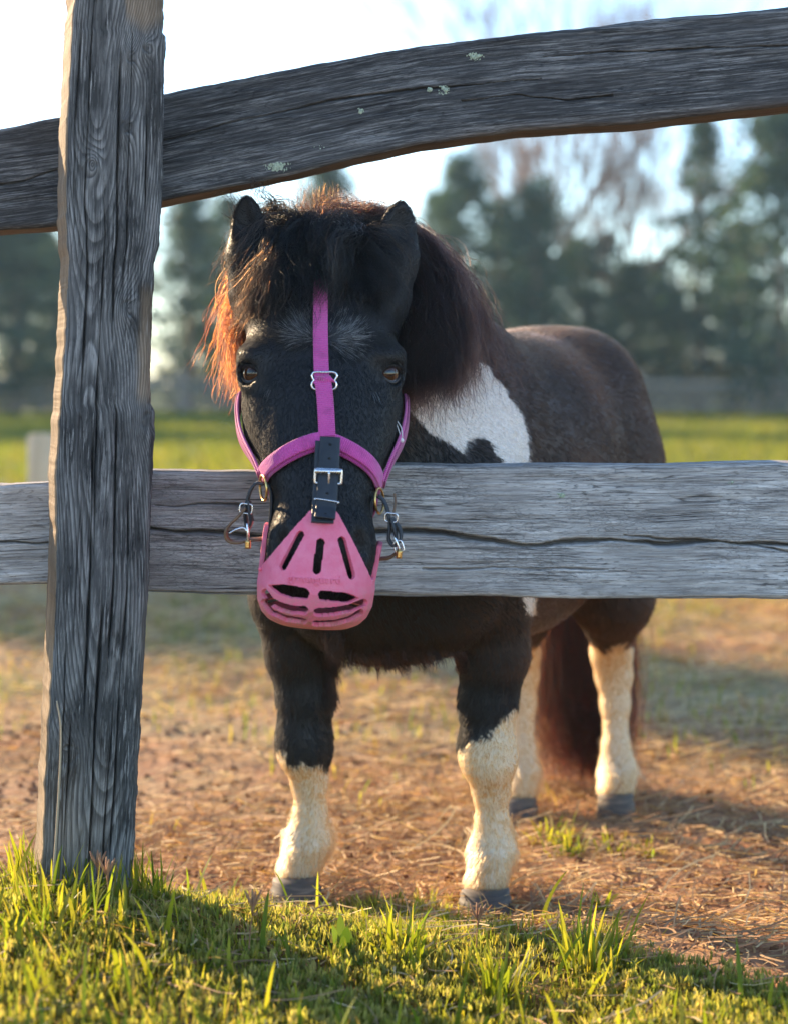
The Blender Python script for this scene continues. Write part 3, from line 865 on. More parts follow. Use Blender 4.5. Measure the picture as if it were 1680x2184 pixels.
LTOP = ([200, 320, 560, 840, 1100, 1400, 1680, 2700], [1000, 1005, 1006, 993, 990, 992, 987, 985])
LBOT = ([200, 320, 560, 700, 900, 1100, 1680, 2700], [1258, 1262, 1268, 1268, 1272, 1275, 1278, 1285])
plank('rail', -0.38, 1.75, LTOP, LBOT, 0.058, rail_low_mat, 5,
      cracks=[([300, 330, 420, 560, 700, 850, 950, 1060, 1120, 1180, 1300, 1400, 1550, 1690], [1128, 1130, 1133, 1146, 1140, 1133, 1137, 1156, 1163, 1160, 1154, 1158, 1156, 1164], 0.016, 0.0028),
              ([1330, 1450, 1600, 1690], [1143, 1150, 1160, 1180], 0.006, 0.0016), ([330, 420, 520], [1080, 1074, 1078], 0.004, 0.0012), ([900, 1100, 1300], [1215, 1210, 1218], 0.003, 0.001)],
      label='grey lower rail with a long split, right of the post')
plank('rail', -1.5, -0.383, ([-1600, 0, 122, 300], [1040, 1036, 1029, 1025]), ([-1600, 0, 122, 300], [1255, 1249, 1248, 1248]), 0.056, rail_low_mat, 9,
      cracks=[([-60, 20, 70, 130], [1158, 1156, 1160, 1154], 0.010, 0.0018)], label='grey lower rail ending behind the post from the left', fine_to=(-0.62, -0.383))

def build_post():
    py = np.concatenate([np.arange(-170, 0, 4.0), np.arange(0, 1940, 1.9), np.arange(1940, 2150, 6)])
    Lp = np.interp(py, [-200, 0, 100, 280, 420, 500, 520, 560, 900, 1000, 1250, 1500, 1880, 2150], [166, 163, 155, 146, 143, 146, 145, 150, 131, 125, 122, 110, 91, 82])
    Rp = np.interp(py, [-200, 0, 60, 70, 200, 420, 520, 560, 700, 860, 880, 1000, 1250, 1400, 1880, 2150], [342, 345, 344, 350, 349, 345, 340, 326, 322, 317, 326, 325, 316, 306, 279, 268])
    yaw = math.radians(16.5)
    Yf = 2.163
    n = len(py)
    A = W(Lp, py, Yf); B = W(Rp, py, Yf)
    jag = 0.0028 * fbm(vec3(py * 0.03, 0, 0), 5, 5, 0.6); jag2 = 0.0035 * fbm(vec3(py * 0.03, 9, 0), 6, 5, 0.6)
    tdir = np.array([math.cos(yaw), math.sin(yaw), 0]); ndir = np.array([-math.sin(yaw), math.cos(yaw), 0])   # ndir points into the post
    half = (B[:, 0] - A[:, 0]) / 2 / math.cos(yaw)
    C = (A + B) / 2
    C[:, 1] = Yf
    th = 0.098
    NF, NR, NB, NL = 150, 60, 30, 70
    tf = np.linspace(-1, 1, NF)
    per_t = np.concatenate([tf, np.ones(NR), np.linspace(1, -1, NB), -np.ones(NL)])
    per_n = np.concatenate([np.zeros(NF), (np.arange(NR) + 1) / (NR + 1), np.ones(NB), 1 - (np.arange(NL) + 1) / (NL + 1)])
    T = per_t[None] * half[:, None]; N_ = per_n[None] * th + 0 * T
    T = T + np.where(per_t[None] > 0.9, jag2[:, None], 0) * 1.0 + np.where(per_t[None] < -0.9, jag[:, None], 0)
    # rounded arrises
    r = 0.009
    et = half[:, None] - np.abs(T); en = np.minimum(N_, th - N_)
    dd = np.clip(r - np.maximum(et, 0), 0, r); dn = np.clip(r - en, 0, r)
    cut = np.where((dd > 0) & (dn > 0), np.hypot(dd, dn) - r, 0)
    cut = np.clip(cut, 0, None)
    sg = np.sign(T)
    T2 = T - sg * cut * 0.7
    N2 = N_ + np.where(N_ < th / 2, 1, -1) * cut * 0.7
    S = C[:, 2][:, None] + 0 * T
    # relief
    dis = 0.0008 * fbm(vec3(T * 150 + N_ * 150, S * 6, 0.0), 15, 4) + 0.0018 * fbm(vec3(T * 14 + N_ * 14, S * 7, 4.0), 16, 3)
    crk = np.zeros_like(T)
    for t0, y0, y1, dep, wid, sd in [(-0.55, -150, 900, 0.006, 0.0011, 1), (0.06, 60, 760, 0.007, 0.0013, 2), (0.28, 0, 640, 0.006, 0.0012, 3), (-0.2, 380, 1300, 0.007, 0.0013, 4),
                                     (0.62, 180, 520, 0.005, 0.001, 5), (-0.25, 900, 1560, 0.009, 0.0016, 6), (0.22, 800, 1500, 0.007, 0.0013, 7), (0.5, 1020, 1900, 0.006, 0.0012, 8),
                                     (-0.5, 1480, 1950, 0.007, 0.0014, 9), (0.0, 1250, 1950, 0.009, 0.0016, 10), (-0.7, 1300, 1900, 0.005, 0.001, 11), (0.35, 1450, 1950, 0.008, 0.0014, 12), (-0.8, 0, 500, 0.004, 0.001, 13)]:
        tc = t0 * half + 0.004 * fbm(vec3(C[:, 2] * 6, sd * 3.1, 0), 61 + sd, 4)
        ins = sstep(y0, y0 + 120, py) * (1 - sstep(y1 - 120, y1, py))
        w_ = 0.6 * wid * (0.5 + 0.8 * ins) * np.clip(0.8 + 0.9 * fbm(vec3(C[:, 2] * 15, sd, 0), 77, 2), 0.3, 2)
        g_ = np.exp(-((T - tc[:, None]) / w_[:, None]) ** 2) * ins[:, None] * (per_n[None] < 0.01)
        dis = dis - dep * g_
        crk = np.maximum(crk, g_)
    ring = np.hypot(T - 0.012 * np.sin(S * 5)[:] - 0.02 * fbm(vec3(S * 1.7, 0, 0), 3, 2), N_ + 0.045 + 0.05 * fbm(vec3(S * 2.2, 3, 0), 8, 3)) / 0.0029
    ring = ring + 0.5 * fbm(vec3(T * 30, S * 9, 1.0), 9, 3)
    for kx, ky, kr in [(312, 98, 0.006), (268, 270, 0.008), (272, 656, 0.010), (316, 900, 0.014), (150, 1606, 0.014), (200, 352, 0.006), (280, 120, 0.007)]:
        p = W(kx, ky, Yf)
        ci = np.argmin(np.abs(py - ky))
        tk = (p[0] - C[ci, 0]) / math.cos(yaw)
        rr = np.hypot(T - tk, (S - p[2]) * 0.55)
        front = per_n[None] < 0.2
        ring = ring + np.where(front, 7.0 * np.exp(-rr / (kr * 1.8)), 0)
        rk = np.hypot(T - tk, S - p[2])
        hole = np.exp(-(rk / (kr * 0.55)) ** 4) * front
        rim = np.exp(-((rk - kr * 0.75) / (kr * 0.25)) ** 2) * front
        rim = rim * (0.35 + 0.65 * sstep(-0.3, 0.4, fbm(vec3(T * 150, S * 150, kx), 3, 2)))
        dis = dis + 0.002 * np.exp(-(rk / (kr * 2)) ** 2) * front - 0.002 * rim - 0.0015 * hole
        crk = np.maximum(crk, 0.5 * np.clip(rim, 0, 1)); crk = np.maximum(crk, 0.5 * hole)
    V = C[:, None] + T2[..., None] * tdir + N2[..., None] * ndir
    outn = np.where(per_n[None, :, None] < 0.001, -ndir, np.where(per_n[None, :, None] > 0.999, ndir, np.sign(T)[..., None] * tdir))
    V = V + outn * dis[..., None]
    k = V.shape[1]
    F = grid_faces(n, k, True)
    me = mesh_np('post', np.concatenate([V.reshape(-1, 3), [C[0] + ndir * th / 2]]), F[:, ::-1], np.stack([np.full(k, n * k), np.arange(k), (np.arange(k) + 1) % k], -1))
    z1 = np.zeros(1)
    g = vec3(S, T, N_ + T * 0.2).reshape(-1, 3)
    attr_vec(me, 'grain', np.concatenate([g, [[0, 0, 0]]]))
    attr_f(me, 'ring', np.concatenate([ring.ravel(), z1])); attr_f(me, 'crack', np.concatenate([crk.ravel(), z1]))
    pyg = py[:, None] + 0 * T
    br = 0.4 * sstep(1450, 1880, pyg) * np.clip(0.5 + fbm(vec3(T * 20, S * 6, 2), 44, 3), 0, 1)
    br = np.maximum(br, np.where((per_t[None] < -0.99) & (per_n[None] > 0), 0.9, 0))  # left face coloured bright beige so it looks sunlit
    nz_ = 0.22 * fbm(vec3(T * 45, S * 14, 7.0), 48, 4)
    patch = sstep(0.60, 0.80, T / half[:, None] + nz_) * sstep(590, 640, pyg) * (1 - sstep(830, 880, pyg)) + sstep(0.1, 0.25, T / half[:, None] + nz_) * (1 - sstep(40, 85, pyg + 60 * np.abs(T / half[:, None] - 0.6) + 60 * nz_))
    br = np.maximum(br, 0.6 * np.clip(patch, 0, 1))
    attr_f(me, 'brown', np.concatenate([br.ravel(), z1]))
    return me
post_me = build_post()
link('post', post_me, post_mat, fence)
fence.children[-1]['label'] = 'weathered grey post with knots and long vertical cracks'
# the next posts of the fence stand outside the picture and carry the rail ends
bm = bmesh.new(); bmesh.ops.create_cube(bm, size=1); bmesh.ops.scale(bm, vec=(0.11, 0.1, 1.7), verts=bm.verts)
bmesh.ops.bevel(bm, geom=bm.edges[:], offset=0.008, segments=2, affect='EDGES')
sm = bm_mesh('post', bm, False)
sm.materials.append(far_wood)
for x in (-1.45, 1.7):
    o = link('post', sm, None, fence); o.location = (x, 2.21, 0.62)
# lichen on the rails
M = Mat('lichen'); lc = M.noise(M.n('ShaderNodeNewGeometry').outputs['Position'], 420, 3)
lichen_mat = M.done(M.pbr(M.ramp(lc, [(0.35, (0.26, 0.33, 0.25)), (0.65, (0.50, 0.56, 0.42))]), 0.95, spec=0.1))
def lichen(px, py, rx, ry, seed):
    rnd = random.Random(seed)
    bm = bmesh.new()
    c = W(px, py, YR)
    for i in range(max(6, int(rx * ry / 4))):
        a = rnd.uniform(0, 6.283); q = math.sqrt(rnd.random())
        p = c + np.array([math.cos(a) * q * rx, 0, math.sin(a) * q * ry]) * YR / FP
        s = rnd.uniform(0.0010, 0.0034) * (1.25 - q)
        r = bmesh.ops.create_icosphere(bm, subdivisions=1, radius=s)
        for v in r['verts']:
            v.co = (v.co.x * rnd.uniform(0.8, 1.4) + p[0], v.co.y * 0.3 + p[1] + 0.0002, v.co.z * rnd.uniform(0.8, 1.3) + p[2])
    return link('lichen', bm_mesh('lichen', bm), lichen_mat, fence)
for i, a in enumerate([(592, 352, 30, 16), (680, 317, 17, 9), (945, 192, 14, 11), (1012, 115, 20, 14), (768, 236, 8, 6), (915, 190, 6, 4), (1045, 1036, 9, 6), (1195, 1056, 14, 6), (875, 1108, 7, 5), (1558, 1030, 6, 5)]):
    lichen(*a, i)
# ================================================================== THE PONY : one continuous body from a distance field
class Field:
    def __init__(s, lo, hi, h):
        s.lo = np.array(lo, float); s.h = h
        s.n = np.ceil((np.array(hi) - s.lo) / h).astype(int) + 1
        s.F = np.full(s.n, 0.25, np.float32)
        s.ax = [(s.lo[i] + np.arange(s.n[i]) * h).astype(np.float32) for i in range(3)]
    def region(s, lo, hi):
        a = np.clip(np.floor((np.array(lo) - s.lo) / s.h).astype(int), 0, s.n - 1)
        b = np.clip(np.ceil((np.array(hi) - s.lo) / s.h).astype(int) + 1, 1, s.n)
        sl = tuple(slice(a[i], b[i]) for i in range(3))
        return sl, s.ax[0][sl[0]][:, None, None], s.ax[1][sl[1]][None, :, None], s.ax[2][sl[2]][None, None, :]
    def add(s, fn, lo, hi, k, op='union'):
        m = k + 0.02
        sl, X, Y, Z = s.region(np.array(lo) - m, np.array(hi) + m)
        A = s.F[sl]
        if A.size == 0: return
        d = np.broadcast_to(fn(X, Y, Z), A.shape).astype(np.float32)
        if op == 'cut':
            A2, d2 = -A, d
            h = np.clip(k - np.abs(A2 - d2), 0, None) / k
            s.F[sl] = -(np.minimum(A2, d2) - h * h * k / 4)
        else:
            h = np.clip(k - np.abs(A - d), 0, None) / k
            s.F[sl] = np.minimum(A, d) - h * h * k / 4
    def cap(s, a, b, ra, rb, k=0.04, squash=None):
        a = np.array(a, float); b = np.array(b, float); ab = b - a; L2 = float(ab @ ab)
        def fn(X, Y, Z):
            px, py, pz = X - a[0], Y - a[1], Z - a[2]
            t = np.clip((px * ab[0] + py * ab[1] + pz * ab[2]) / L2, 0, 1)
            return np.sqrt((px - t * ab[0]) ** 2 + (py - t * ab[1]) ** 2 + (pz - t * ab[2]) ** 2) - (ra + (rb - ra) * t)
        r = max(ra, rb)
        s.add(fn, np.minimum(a, b) - r, np.maximum(a, b) + r, k)
    def chain(s, pts, rs, k=0.04):
        for i in range(len(pts) - 1):
            s.cap(pts[i], pts[i + 1], rs[i], rs[i + 1], k)
    def ell(s, c, r, R=None, k=0.03, op='union'):
        c = np.array(c, float); r = np.array(r, float)
        R = np.eye(3) if R is None else np.array(R)      # rows: local axes
        def fn(X, Y, Z):
            px, py, pz = X - c[0], Y - c[1], Z - c[2]
            q = [(R[i][0] * px + R[i][1] * py + R[i][2] * pz) for i in range(3)]
            k0 = np.sqrt(sum((q[i] / r[i]) ** 2 for i in range(3))); k1 = np.sqrt(sum((q[i] / r[i] ** 2) ** 2 for i in range(3)))
            return k0 * (k0 - 1) / np.maximum(k1, 1e-6)
        m = r.max()
        s.add(fn, c - m, c + m, k, op)
    def sample(s, p):
        """value at points (N,3), trilinear; large outside"""
        g = (np.asarray(p) - s.lo) / s.h
        ok = np.all((g >= 0) & (g < s.n - 1.001), -1)
        g = np.clip(g, 0, s.n - 1.002)
        i = g.astype(int); f = g - i
        r = 0
        for dx in (0, 1):
            for dy in (0, 1):
                for dz in (0, 1):
                    w = (f[..., 0] if dx else 1 - f[..., 0]) * (f[..., 1] if dy else 1 - f[..., 1]) * (f[..., 2] if dz else 1 - f[..., 2])
                    r = r + w * s.F[i[..., 0] + dx, i[..., 1] + dy, i[..., 2] + dz]
        return np.where(ok, r, 0.25)
    def normal(s, p, e=None):
        e = e or s.h
        p = np.asarray(p, float)
        g = [s.sample(p + np.eye(3)[i] * e) - s.sample(p - np.eye(3)[i] * e) for i in range(3)]
        return nrm(np.stack(g, -1))
    def mesh(s):
        ins = s.F < 0
        c = np.zeros(s.n - 1, np.uint8)
        for dx in (0, 1):
            for dy in (0, 1):
                for dz in (0, 1):
                    c += ins[dx:s.n[0] - 1 + dx, dy:s.n[1] - 1 + dy, dz:s.n[2] - 1 + dz]
        act = np.argwhere((c > 0) & (c < 8))
        idx = np.full(s.n - 1, -1, np.int32)
        idx[act[:, 0], act[:, 1], act[:, 2]] = np.arange(len(act))
        acc = np.zeros((len(act), 3)); cnt = np.zeros(len(act))
        corners = [(a, b, d) for a in (0, 1) for b in (0, 1) for d in (0, 1)]
        val = {cc: s.F[act[:, 0] + cc[0], act[:, 1] + cc[1], act[:, 2] + cc[2]] for cc in corners}
        for ca in corners:
            for axi in range(3):
                if ca[axi] == 0:
                    cb = list(ca); cb[axi] = 1; cb = tuple(cb)
                    va, vb = val[ca], val[cb]
                    x = (va < 0) != (vb < 0)
                    t = np.where(x, va / np.where(x, va - vb, 1), 0)
                    p = np.array(ca, float)[None] + t[:, None] * np.eye(3)[axi]
                    acc += p * x[:, None]; cnt += x
        V = s.lo + (act + acc / cnt[:, None]) * s.h
        Q = []
        for axi in range(3):
            sa = [slice(1, -1)] * 3; sb = [slice(1, -1)] * 3
            sa[axi] = slice(0, -1); sb[axi] = slice(1, None)
            A, B = ins[tuple(sa)], ins[tuple(sb)]
            e = np.argwhere(A != B)
            off = np.ones(3, int); off[axi] = 0
            e = e + off
            flip = ins[e[:, 0], e[:, 1], e[:, 2]]
            u, v = [(1, 2), (2, 0), (0, 1)][axi]
            def cell(du, dv):
                q = e.copy(); q[:, u] -= du; q[:, v] -= dv
                return idx[q[:, 0], q[:, 1], q[:, 2]]
            q = np.stack([cell(1, 1), cell(0, 1), cell(0, 0), cell(1, 0)], -1)
            q = np.where(flip[:, None], q, q[:, ::-1])
            Q.append(q[(q >= 0).all(1)])
        return V, np.concatenate(Q)

PONY_H = 0.004
fd = Field((-0.36, 1.95, -0.02), (0.62, 3.36, 1.02), PONY_H)
AX = nrm(np.array([0.516, 0.857, 0.0])); NX = np.array([AX[1], -AX[0], 0.0])
P0 = np.array([-0.005, 2.525, 0.0])
# trunk of the body: sections along the spine (s, z centre, half width, half height)
SEC = np.array([(-0.175, .545, .03, .05), (-0.15, .545, .10, .12), (-0.10, .555, .155, .185), (-0.04, .565, .183, .222), (.05, .582, .195, .24), (.18, .58, .210, .244), (.32, .585, .213, .244),
                (.45, .605, .190, .228), (.55, .625, .166, .205), (.63, .635, .143, .185), (.70, .625, .105, .15), (.745, .61, .06, .10), (.76, .60, .03, .05)])
def torso(X, Y, Z):
    dx, dy = X - P0[0], Y - P0[1]
    s = dx * AX[0] + dy * AX[1]; u = dx * NX[0] + dy * NX[1]
    sc = np.clip(s, SEC[0, 0], SEC[-1, 0])
    zc = np.interp(sc, SEC[:, 0], SEC[:, 1]); hw = np.interp(sc, SEC[:, 0], SEC[:, 2]); hh = np.interp(sc, SEC[:, 0], SEC[:, 3])
    w = Z - zc
    p = 2.25
    f = ((np.abs(u) / hw) ** p + (np.abs(w) / hh) ** p) ** (1 / p)
    f = (f - 1) * np.minimum(hw, hh) * 0.9
    o = np.abs(s - sc)
    return np.where(o > 0, np.sqrt(np.maximum(f, 0) ** 2 + o ** 2), f)
fd.add(torso, (-0.35, 2.25, 0.25), (0.6, 3.3, 0.95), 0.02)
def B(s, u, z):
    return P0 + AX * s + NX * u + np.array([0, 0, z])
# withers, croup, hips
fd.cap(B(0.0, 0, .74), B(.16, 0, .755), .08, .08, .06)
fd.ell(B(.52, .055, .725), (.095, .10, .10), np.array([NX, AX, [0, 0, 1]]), .06)
fd.ell(B(.52, -.055, .725), (.095, .10, .10), np.array([NX, AX, [0, 0, 1]]), .06)
# neck
fd.chain([(-.088, 2.36, .845), (-.05, 2.46, .80), (.02, 2.60, .70)], [.088, .125, .175], .06)
fd.chain([(-.09, 2.35, .75), (-.05, 2.45, .69), (0, 2.50, .60)], [.075, .115, .155], .06)
# breast
fd.ell((-.075, 2.44, .50), (.085, .08, .11), None, .06); fd.ell((.075, 2.43, .50), (.085, .08, .11), None, .06)
# front legs
def leg(pts, k=.016):
    w = [W(p[0], p[1], p[2]) for p in pts]; r = [p[3] * p[2] / FP for p in pts]
    fd.chain(w, r, k); return w
FR = leg([(1005, 1120, 2.50, 112), (1035, 1270, 2.475, 98), (1052, 1390, 2.485, 73), (1040, 1500, 2.49, 58), (1038, 1585, 2.485, 53), (1043, 1625, 2.485, 53), (1047, 1682, 2.50, 36), (1049, 1755, 2.505, 31), (1049, 1815, 2.508, 46), (1042, 1855, 2.488, 36), (1036, 1878, 2.48, 41)])
FL = leg([(655, 1120, 2.56, 108), (630, 1270, 2.535, 92), (645, 1390, 2.535, 74), (652, 1490, 2.53, 57), (648, 1565, 2.525, 50), (650, 1605, 2.525, 51), (660, 1664, 2.54, 35), (662, 1735, 2.545, 31), (656, 1795, 2.548, 45), (645, 1834, 2.53, 36), (636, 1856, 2.522, 40)])
for w_, Y_ in ((FR, 2.485), (FL, 2.525)):     # flat front of the knee and the tendon groove behind
    fd.ell(w_[4] + np.array([0, .012, -.012]), (.034, .040, .036), None, .02)
    fd.ell(w_[8] + np.array([0, .022, -.002]), (.026, .026, .024), None, .02)
# hind legs
HR = leg([(1285, 1160, 2.93, 85), (1306, 1270, 2.93, 58), (1303, 1340, 2.98, 44), (1303, 1395, 3.05, 40), (1308, 1440, 3.065, 36), (1311, 1500, 3.06, 28), (1313, 1595, 3.045, 26), (1316, 1640, 3.04, 36), (1314, 1664, 3.02, 30), (1312, 1680, 3.012, 34)])
HL = leg([(1095, 1160, 2.93, 85), (1110, 1270, 2.93, 58), (1108, 1340, 2.98, 42), (1108, 1395, 3.05, 39), (1110, 1440, 3.065, 35), (1111, 1500, 3.06, 28), (1112, 1600, 3.04, 26), (1113, 1645, 3.03, 35), (1110, 1670, 3.01, 30), (1107, 1688, 3.002, 34)])
fd.cap(B(.52, .085, .60), HR[1], .115, .062, .06); fd.cap(B(.52, -.085, .60), HL[1], .115, .062, .06)
# ---- head: horizontal slices (photo row, front depth, back depth, half width in photo px, centre px, squareness)
HS = [(520, 2.300, 2.42, 92, 688), (560, 2.268, 2.43, 122, 688), (620, 2.228, 2.44, 146, 688), (680, 2.198, 2.435, 156, 687), (740, 2.173, 2.425, 160, 685), (800, 2.150, 2.41, 157, 684),
      (850, 2.134, 2.39, 152, 686), (900, 2.120, 2.36, 145, 687), (950, 2.108, 2.315, 138, 688), (1000, 2.097, 2.268, 122, 689), (1050, 2.086, 2.235, 107, 690), (1100, 2.077, 2.215, 98, 689),
      (1150, 2.069, 2.205, 97, 687), (1200, 2.064, 2.20, 98, 682), (1240, 2.068, 2.195, 100, 681), (1275, 2.082, 2.185, 78, 679), (1290, 2.10, 2.17, 45, 678)]
_h = []
for (py, yf, yb, hw, cx) in HS:
    c = W(cx, py, (yf * 2 + yb) / 3)
    _h.append((c[2], c[0], (yf + yb) / 2, hw * (yf * 2 + yb) / 3 / FP, (yb - yf) / 2))
_h = np.array(sorted(_h))
zz_ = np.linspace(_h[0, 0], _h[-1, 0], 200)
from_z = catmull(_h, 400)
HSZ = from_z[np.argsort(from_z[:, 0])]
def head(X, Y, Z):
    z = np.clip(Z, HSZ[0, 0], HSZ[-1, 0])
    cx, cy, hw, hd = (np.interp(z, HSZ[:, 0], HSZ[:, i]) for i in (1, 2, 3, 4))
    # widest in front third, narrowing to the jaw behind
    dy = (Y - cy) / hd
    narrow = np.where(dy > 0, 1 - 0.42 * np.clip(dy, 0, 1) ** 1.5, 1.0)
    p = 2.9
    f = ((np.abs(X - cx) / (hw * narrow)) ** p + np.abs(dy) ** p) ** (1 / p)
    f = (f - 1) * np.minimum(hw, hd) * 0.85
    o = np.abs(Z - z)
    return np.where(o > 0, np.sqrt(np.maximum(f, 0) ** 2 + o ** 2), f)
fd.add(head, (-.30, 2.0, .40), (.12, 2.5, .98), .03)
# forehead bulge, brow ridges, nasal bone, cheeks
fd.ell(W(686, 690, 2.255), (.055, .055, .05), None, .05)
for sx in (-1, 1):
    fd.ell(W(686 + sx * 128, 757, 2.212), (.030, .042, .016), None, .02)
    fd.ell(W(686 + sx * 100, 905, 2.265), (.030, .075, .062), None, .05)
    fd.cap(W(686 + sx * 120, 850, 2.19), W(686 + sx * 92, 985, 2.15), .012, .010, .025)
    fd.ell(W(686 + sx * 62, 1172, 2.10), (.024, .034, .034), None, .03)
    fd.ell(W(686 + sx * 84, 1162, 2.068), (.010, .014, .020), None, .012, 'cut')
fd.cap(W(689, 780, 2.205), W(688, 1150, 2.115), .042, .036, .04)
# ears
def ear(base, tip, wid, face):
    base = np.array(base); tip = np.array(tip)
    ax = nrm(tip - base); f = nrm(np.array(face) - ax * np.dot(face, ax)); sd = np.cross(ax, f)
    L = np.linalg.norm(tip - base)
    def leafy(o, w0, th, t0, t1):
        def fn(X, Y, Z):
            q = [(R_[0] * (X - o[0]) + R_[1] * (Y - o[1]) + R_[2] * (Z - o[2])) for R_ in (sd, f, ax)]
            t = np.clip((q[2] / L - t0) / (t1 - t0), 0.0, 1.0)
            w = w0 * np.where(t < 0.42, 0.55 + 0.45 * np.sin(np.clip(t / 0.42, 0, 1) * np.pi / 2), np.clip(1 - (np.clip(t - 0.42, 0, 1) / 0.58) ** 2.5, 0.0, 1) ** 0.62) + 0.0012
            h = th * (0.45 + 0.55 * (1 - t)) + 0.0015
            g = (np.sqrt((q[0] / w) ** 2 + ((q[1] - 0.10 * q[0] ** 2 / w0) / h) ** 2) - 1) * np.minimum(w, h)
            over = np.maximum(q[2] - L * t1, L * t0 - q[2])
            return np.maximum(g, over)
        return fn
    lo_, hi_ = np.minimum(base, tip) - .05, np.maximum(base, tip) + .05
    fd.add(leafy(base, wid * 1.06, .015, -0.12, 1.02), lo_, hi_, .008)
    fd.add(leafy(base + f * .013, wid * 0.74, .011, -0.05, 0.92), lo_, hi_, .005, 'cut')
    fd.cap(base - ax * .03, base + ax * .015, .030, .024, .03)
ear(W(537, 585, 2.290), W(527, 421, 2.295), .0225, (-0.25, -1, 0.1))
ear(W(832, 588, 2.290), W(856, 432, 2.295), .0245, (0.15, -1, 0.1))
# eyes: socket carved, eyeball seated in it
EYES = []
def hit(px, py, y0=1.97, y1=3.3):
    """first point of the pony met along the line of sight"""
    d = W(px, py, 2.0) - np.array([0, 0, CAMZ]); d = d / d[1]
    ys = np.arange(y0, y1, 0.002)
    p = np.array([0, 0, CAMZ]) + d * ys[:, None]
    v = fd.sample(p)
    i = np.argmax(v < 0)
    if not (v < 0).any(): return None
    a, b = ys[i - 1], ys[i]; va, vb = v[i - 1], v[i]
    y = a + (b - a) * va / (va - vb)
    return np.array([0, 0, CAMZ]) + d * y
for ex, ey, sx in ((538, 796, -1), (830, 796, 1)):
    p = hit(ex, ey)
    out = nrm(np.array([sx * 0.62, -0.78, 0.02]))
    c = p + np.array([sx * 0.002, 0.0, 0]) - out * 0.0125
    EYES.append((c, out, sx))
for c, out, sx in EYES:
    fd.ell(c, (.026, .026, .025), None, .014)
    s_ = nrm(np.cross(out, [0, 0, 1])); u_ = np.cross(s_, out)
    fd.ell(c + out * .014, (.0175, .016, .0150), np.array([s_, out, u_]), .006, 'cut')
VB, QB = fd.mesh()
NB_ = fd.normal(VB)

def poly_sd(px, py, poly):
    """signed distance in photo pixels (inside positive)"""
    poly = np.array(poly, float)
    d = np.full(px.shape, 1e9); ins = np.zeros(px.shape, bool)
    for a, b in zip(poly, np.roll(poly, -1, 0)):
        e = b - a
        t = np.clip(((px - a[0]) * e[0] + (py - a[1]) * e[1]) / (e @ e), 0, 1)
        d = np.minimum(d, np.hypot(px - a[0] - t * e[0], py - a[1] - t * e[1]))
        cr = ((a[1] > py) != (b[1] > py)) & (px < (b[0] - a[0]) * (py - a[1]) / np.where(b[1] == a[1], 1e-9, b[1] - a[1]) + a[0])
        ins ^= cr
    return np.where(ins, d, -d)
PATCH = [(862, 790), (872, 872), (908, 918), (950, 945), (985, 962), (1001, 936), (1020, 930), (1042, 938), (1058, 962), (1072, 988), (1085, 1040), (1100, 1130), (1112, 1230), (1122, 1310), (1140, 1310), (1138, 1200), (1134, 1090), (1127, 990), (1128, 935), (1112, 885), (1075, 830), (1040, 780), (1000, 760)]
WHITE = np.array((0.74, 0.60, 0.44)); BROWN = np.array((0.052, 0.031, 0.024)); BLACK = np.array((0.011, 0.010, 0.011)); CHEST = np.array((0.024, 0.0145, 0.0115))
def coat(p, n):
    """coat colour and zone of points of the pony: 0 body, 1 head, 2 white leg"""
    px, py = proj(p)
    rag = 13 * fbm(p * 90, 7, 3) + 9 * fbm(p * 30, 8, 2)
    x, y, z = p[:, 0], p[:, 1], p[:, 2]
    s = (p - P0) @ AX
    col = BROWN[None] * (1 + 0.25 * fbm(p * 8, 4, 3))[:, None]
    k = sstep(0.05, -0.08, s)[:, None]
    col = col * (1 - k) + CHEST * k
    front = (y < 2.68) & (z < 0.33)
    k = (front * sstep(0.40, 0.30, z))[:, None]
    col = col * (1 - k) + (BLACK * 1.3) * k
    hd = (y < 2.46) & (z > .45) & (x < .04) & ((y < 2.31) | ((z > .74) & (x < .0)))
    col = np.where(hd[:, None], BLACK, col)
    zone = np.where(hd, 1, 0)
    white = np.zeros(len(p), bool)
    fl = (y < 2.72) & (x < 0.0) & (z < .36); fr = (y < 2.72) & (x >= 0.0) & (z < .36)
    white |= fl & (py + rag > 1632 + 0.10 * (px - 650) - 26 * (px < 612))
    white |= fr & (py + rag > 1600 - 0.85 * np.clip(px - 985, 0, 130) + 20 * np.exp(-((px - 1045) / 30) ** 2))
    hind = (y >= 2.80) & (z < .36)
    white |= hind & (x > .30) & (py + rag > 1372 + 18 * np.exp(-((px - 1290) / 14) ** 2))
    white |= hind & (x <= .30) & (py + rag > 1375)
    zone = np.where(white, 2, zone)
    pt = (poly_sd(px, py, PATCH) + rag * 0.5 > 0) & (y < 2.95) & (y > 2.27) & (x > 0.015) & ((n @ NX) > -0.25) & (z > .3) & ~hd
    col = np.where(white[:, None], WHITE, np.where(pt[:, None], np.array((0.80, 0.71, 0.64)), col))
    # pale snip hairs of the forehead star, either side of the strap, and grey hairs by the eyes
    st = np.exp(-(((px - 640) / 34) ** 2 + ((py - 700) / 32) ** 2)) + 1.0 * np.exp(-(((px - 740) / 34) ** 2 + ((py - 715) / 38) ** 2)) + 0.35 * np.exp(-(((px - 570) / 12) ** 2 + ((py - 830) / 9) ** 2)) + 0.35 * np.exp(-(((px - 800) / 12) ** 2 + ((py - 838) / 10) ** 2))
    st = st * hd * (n[:, 1] < 0)
    col = np.where((st > 0.25)[:, None], col + (np.clip(st, 0, 1) * 0.05)[:, None], col)
    return col, zone, st * hd
CB, ZB, SB = coat(VB, NB_)
M = Mat('pony_hide')
pc = M.attr('coat', 'Color')
pn = M.n('ShaderNodeNewGeometry').outputs['Position']
hn = M.noise(M.mul(pn, (420, 420, 120)), 1.0, 3, 0.6)
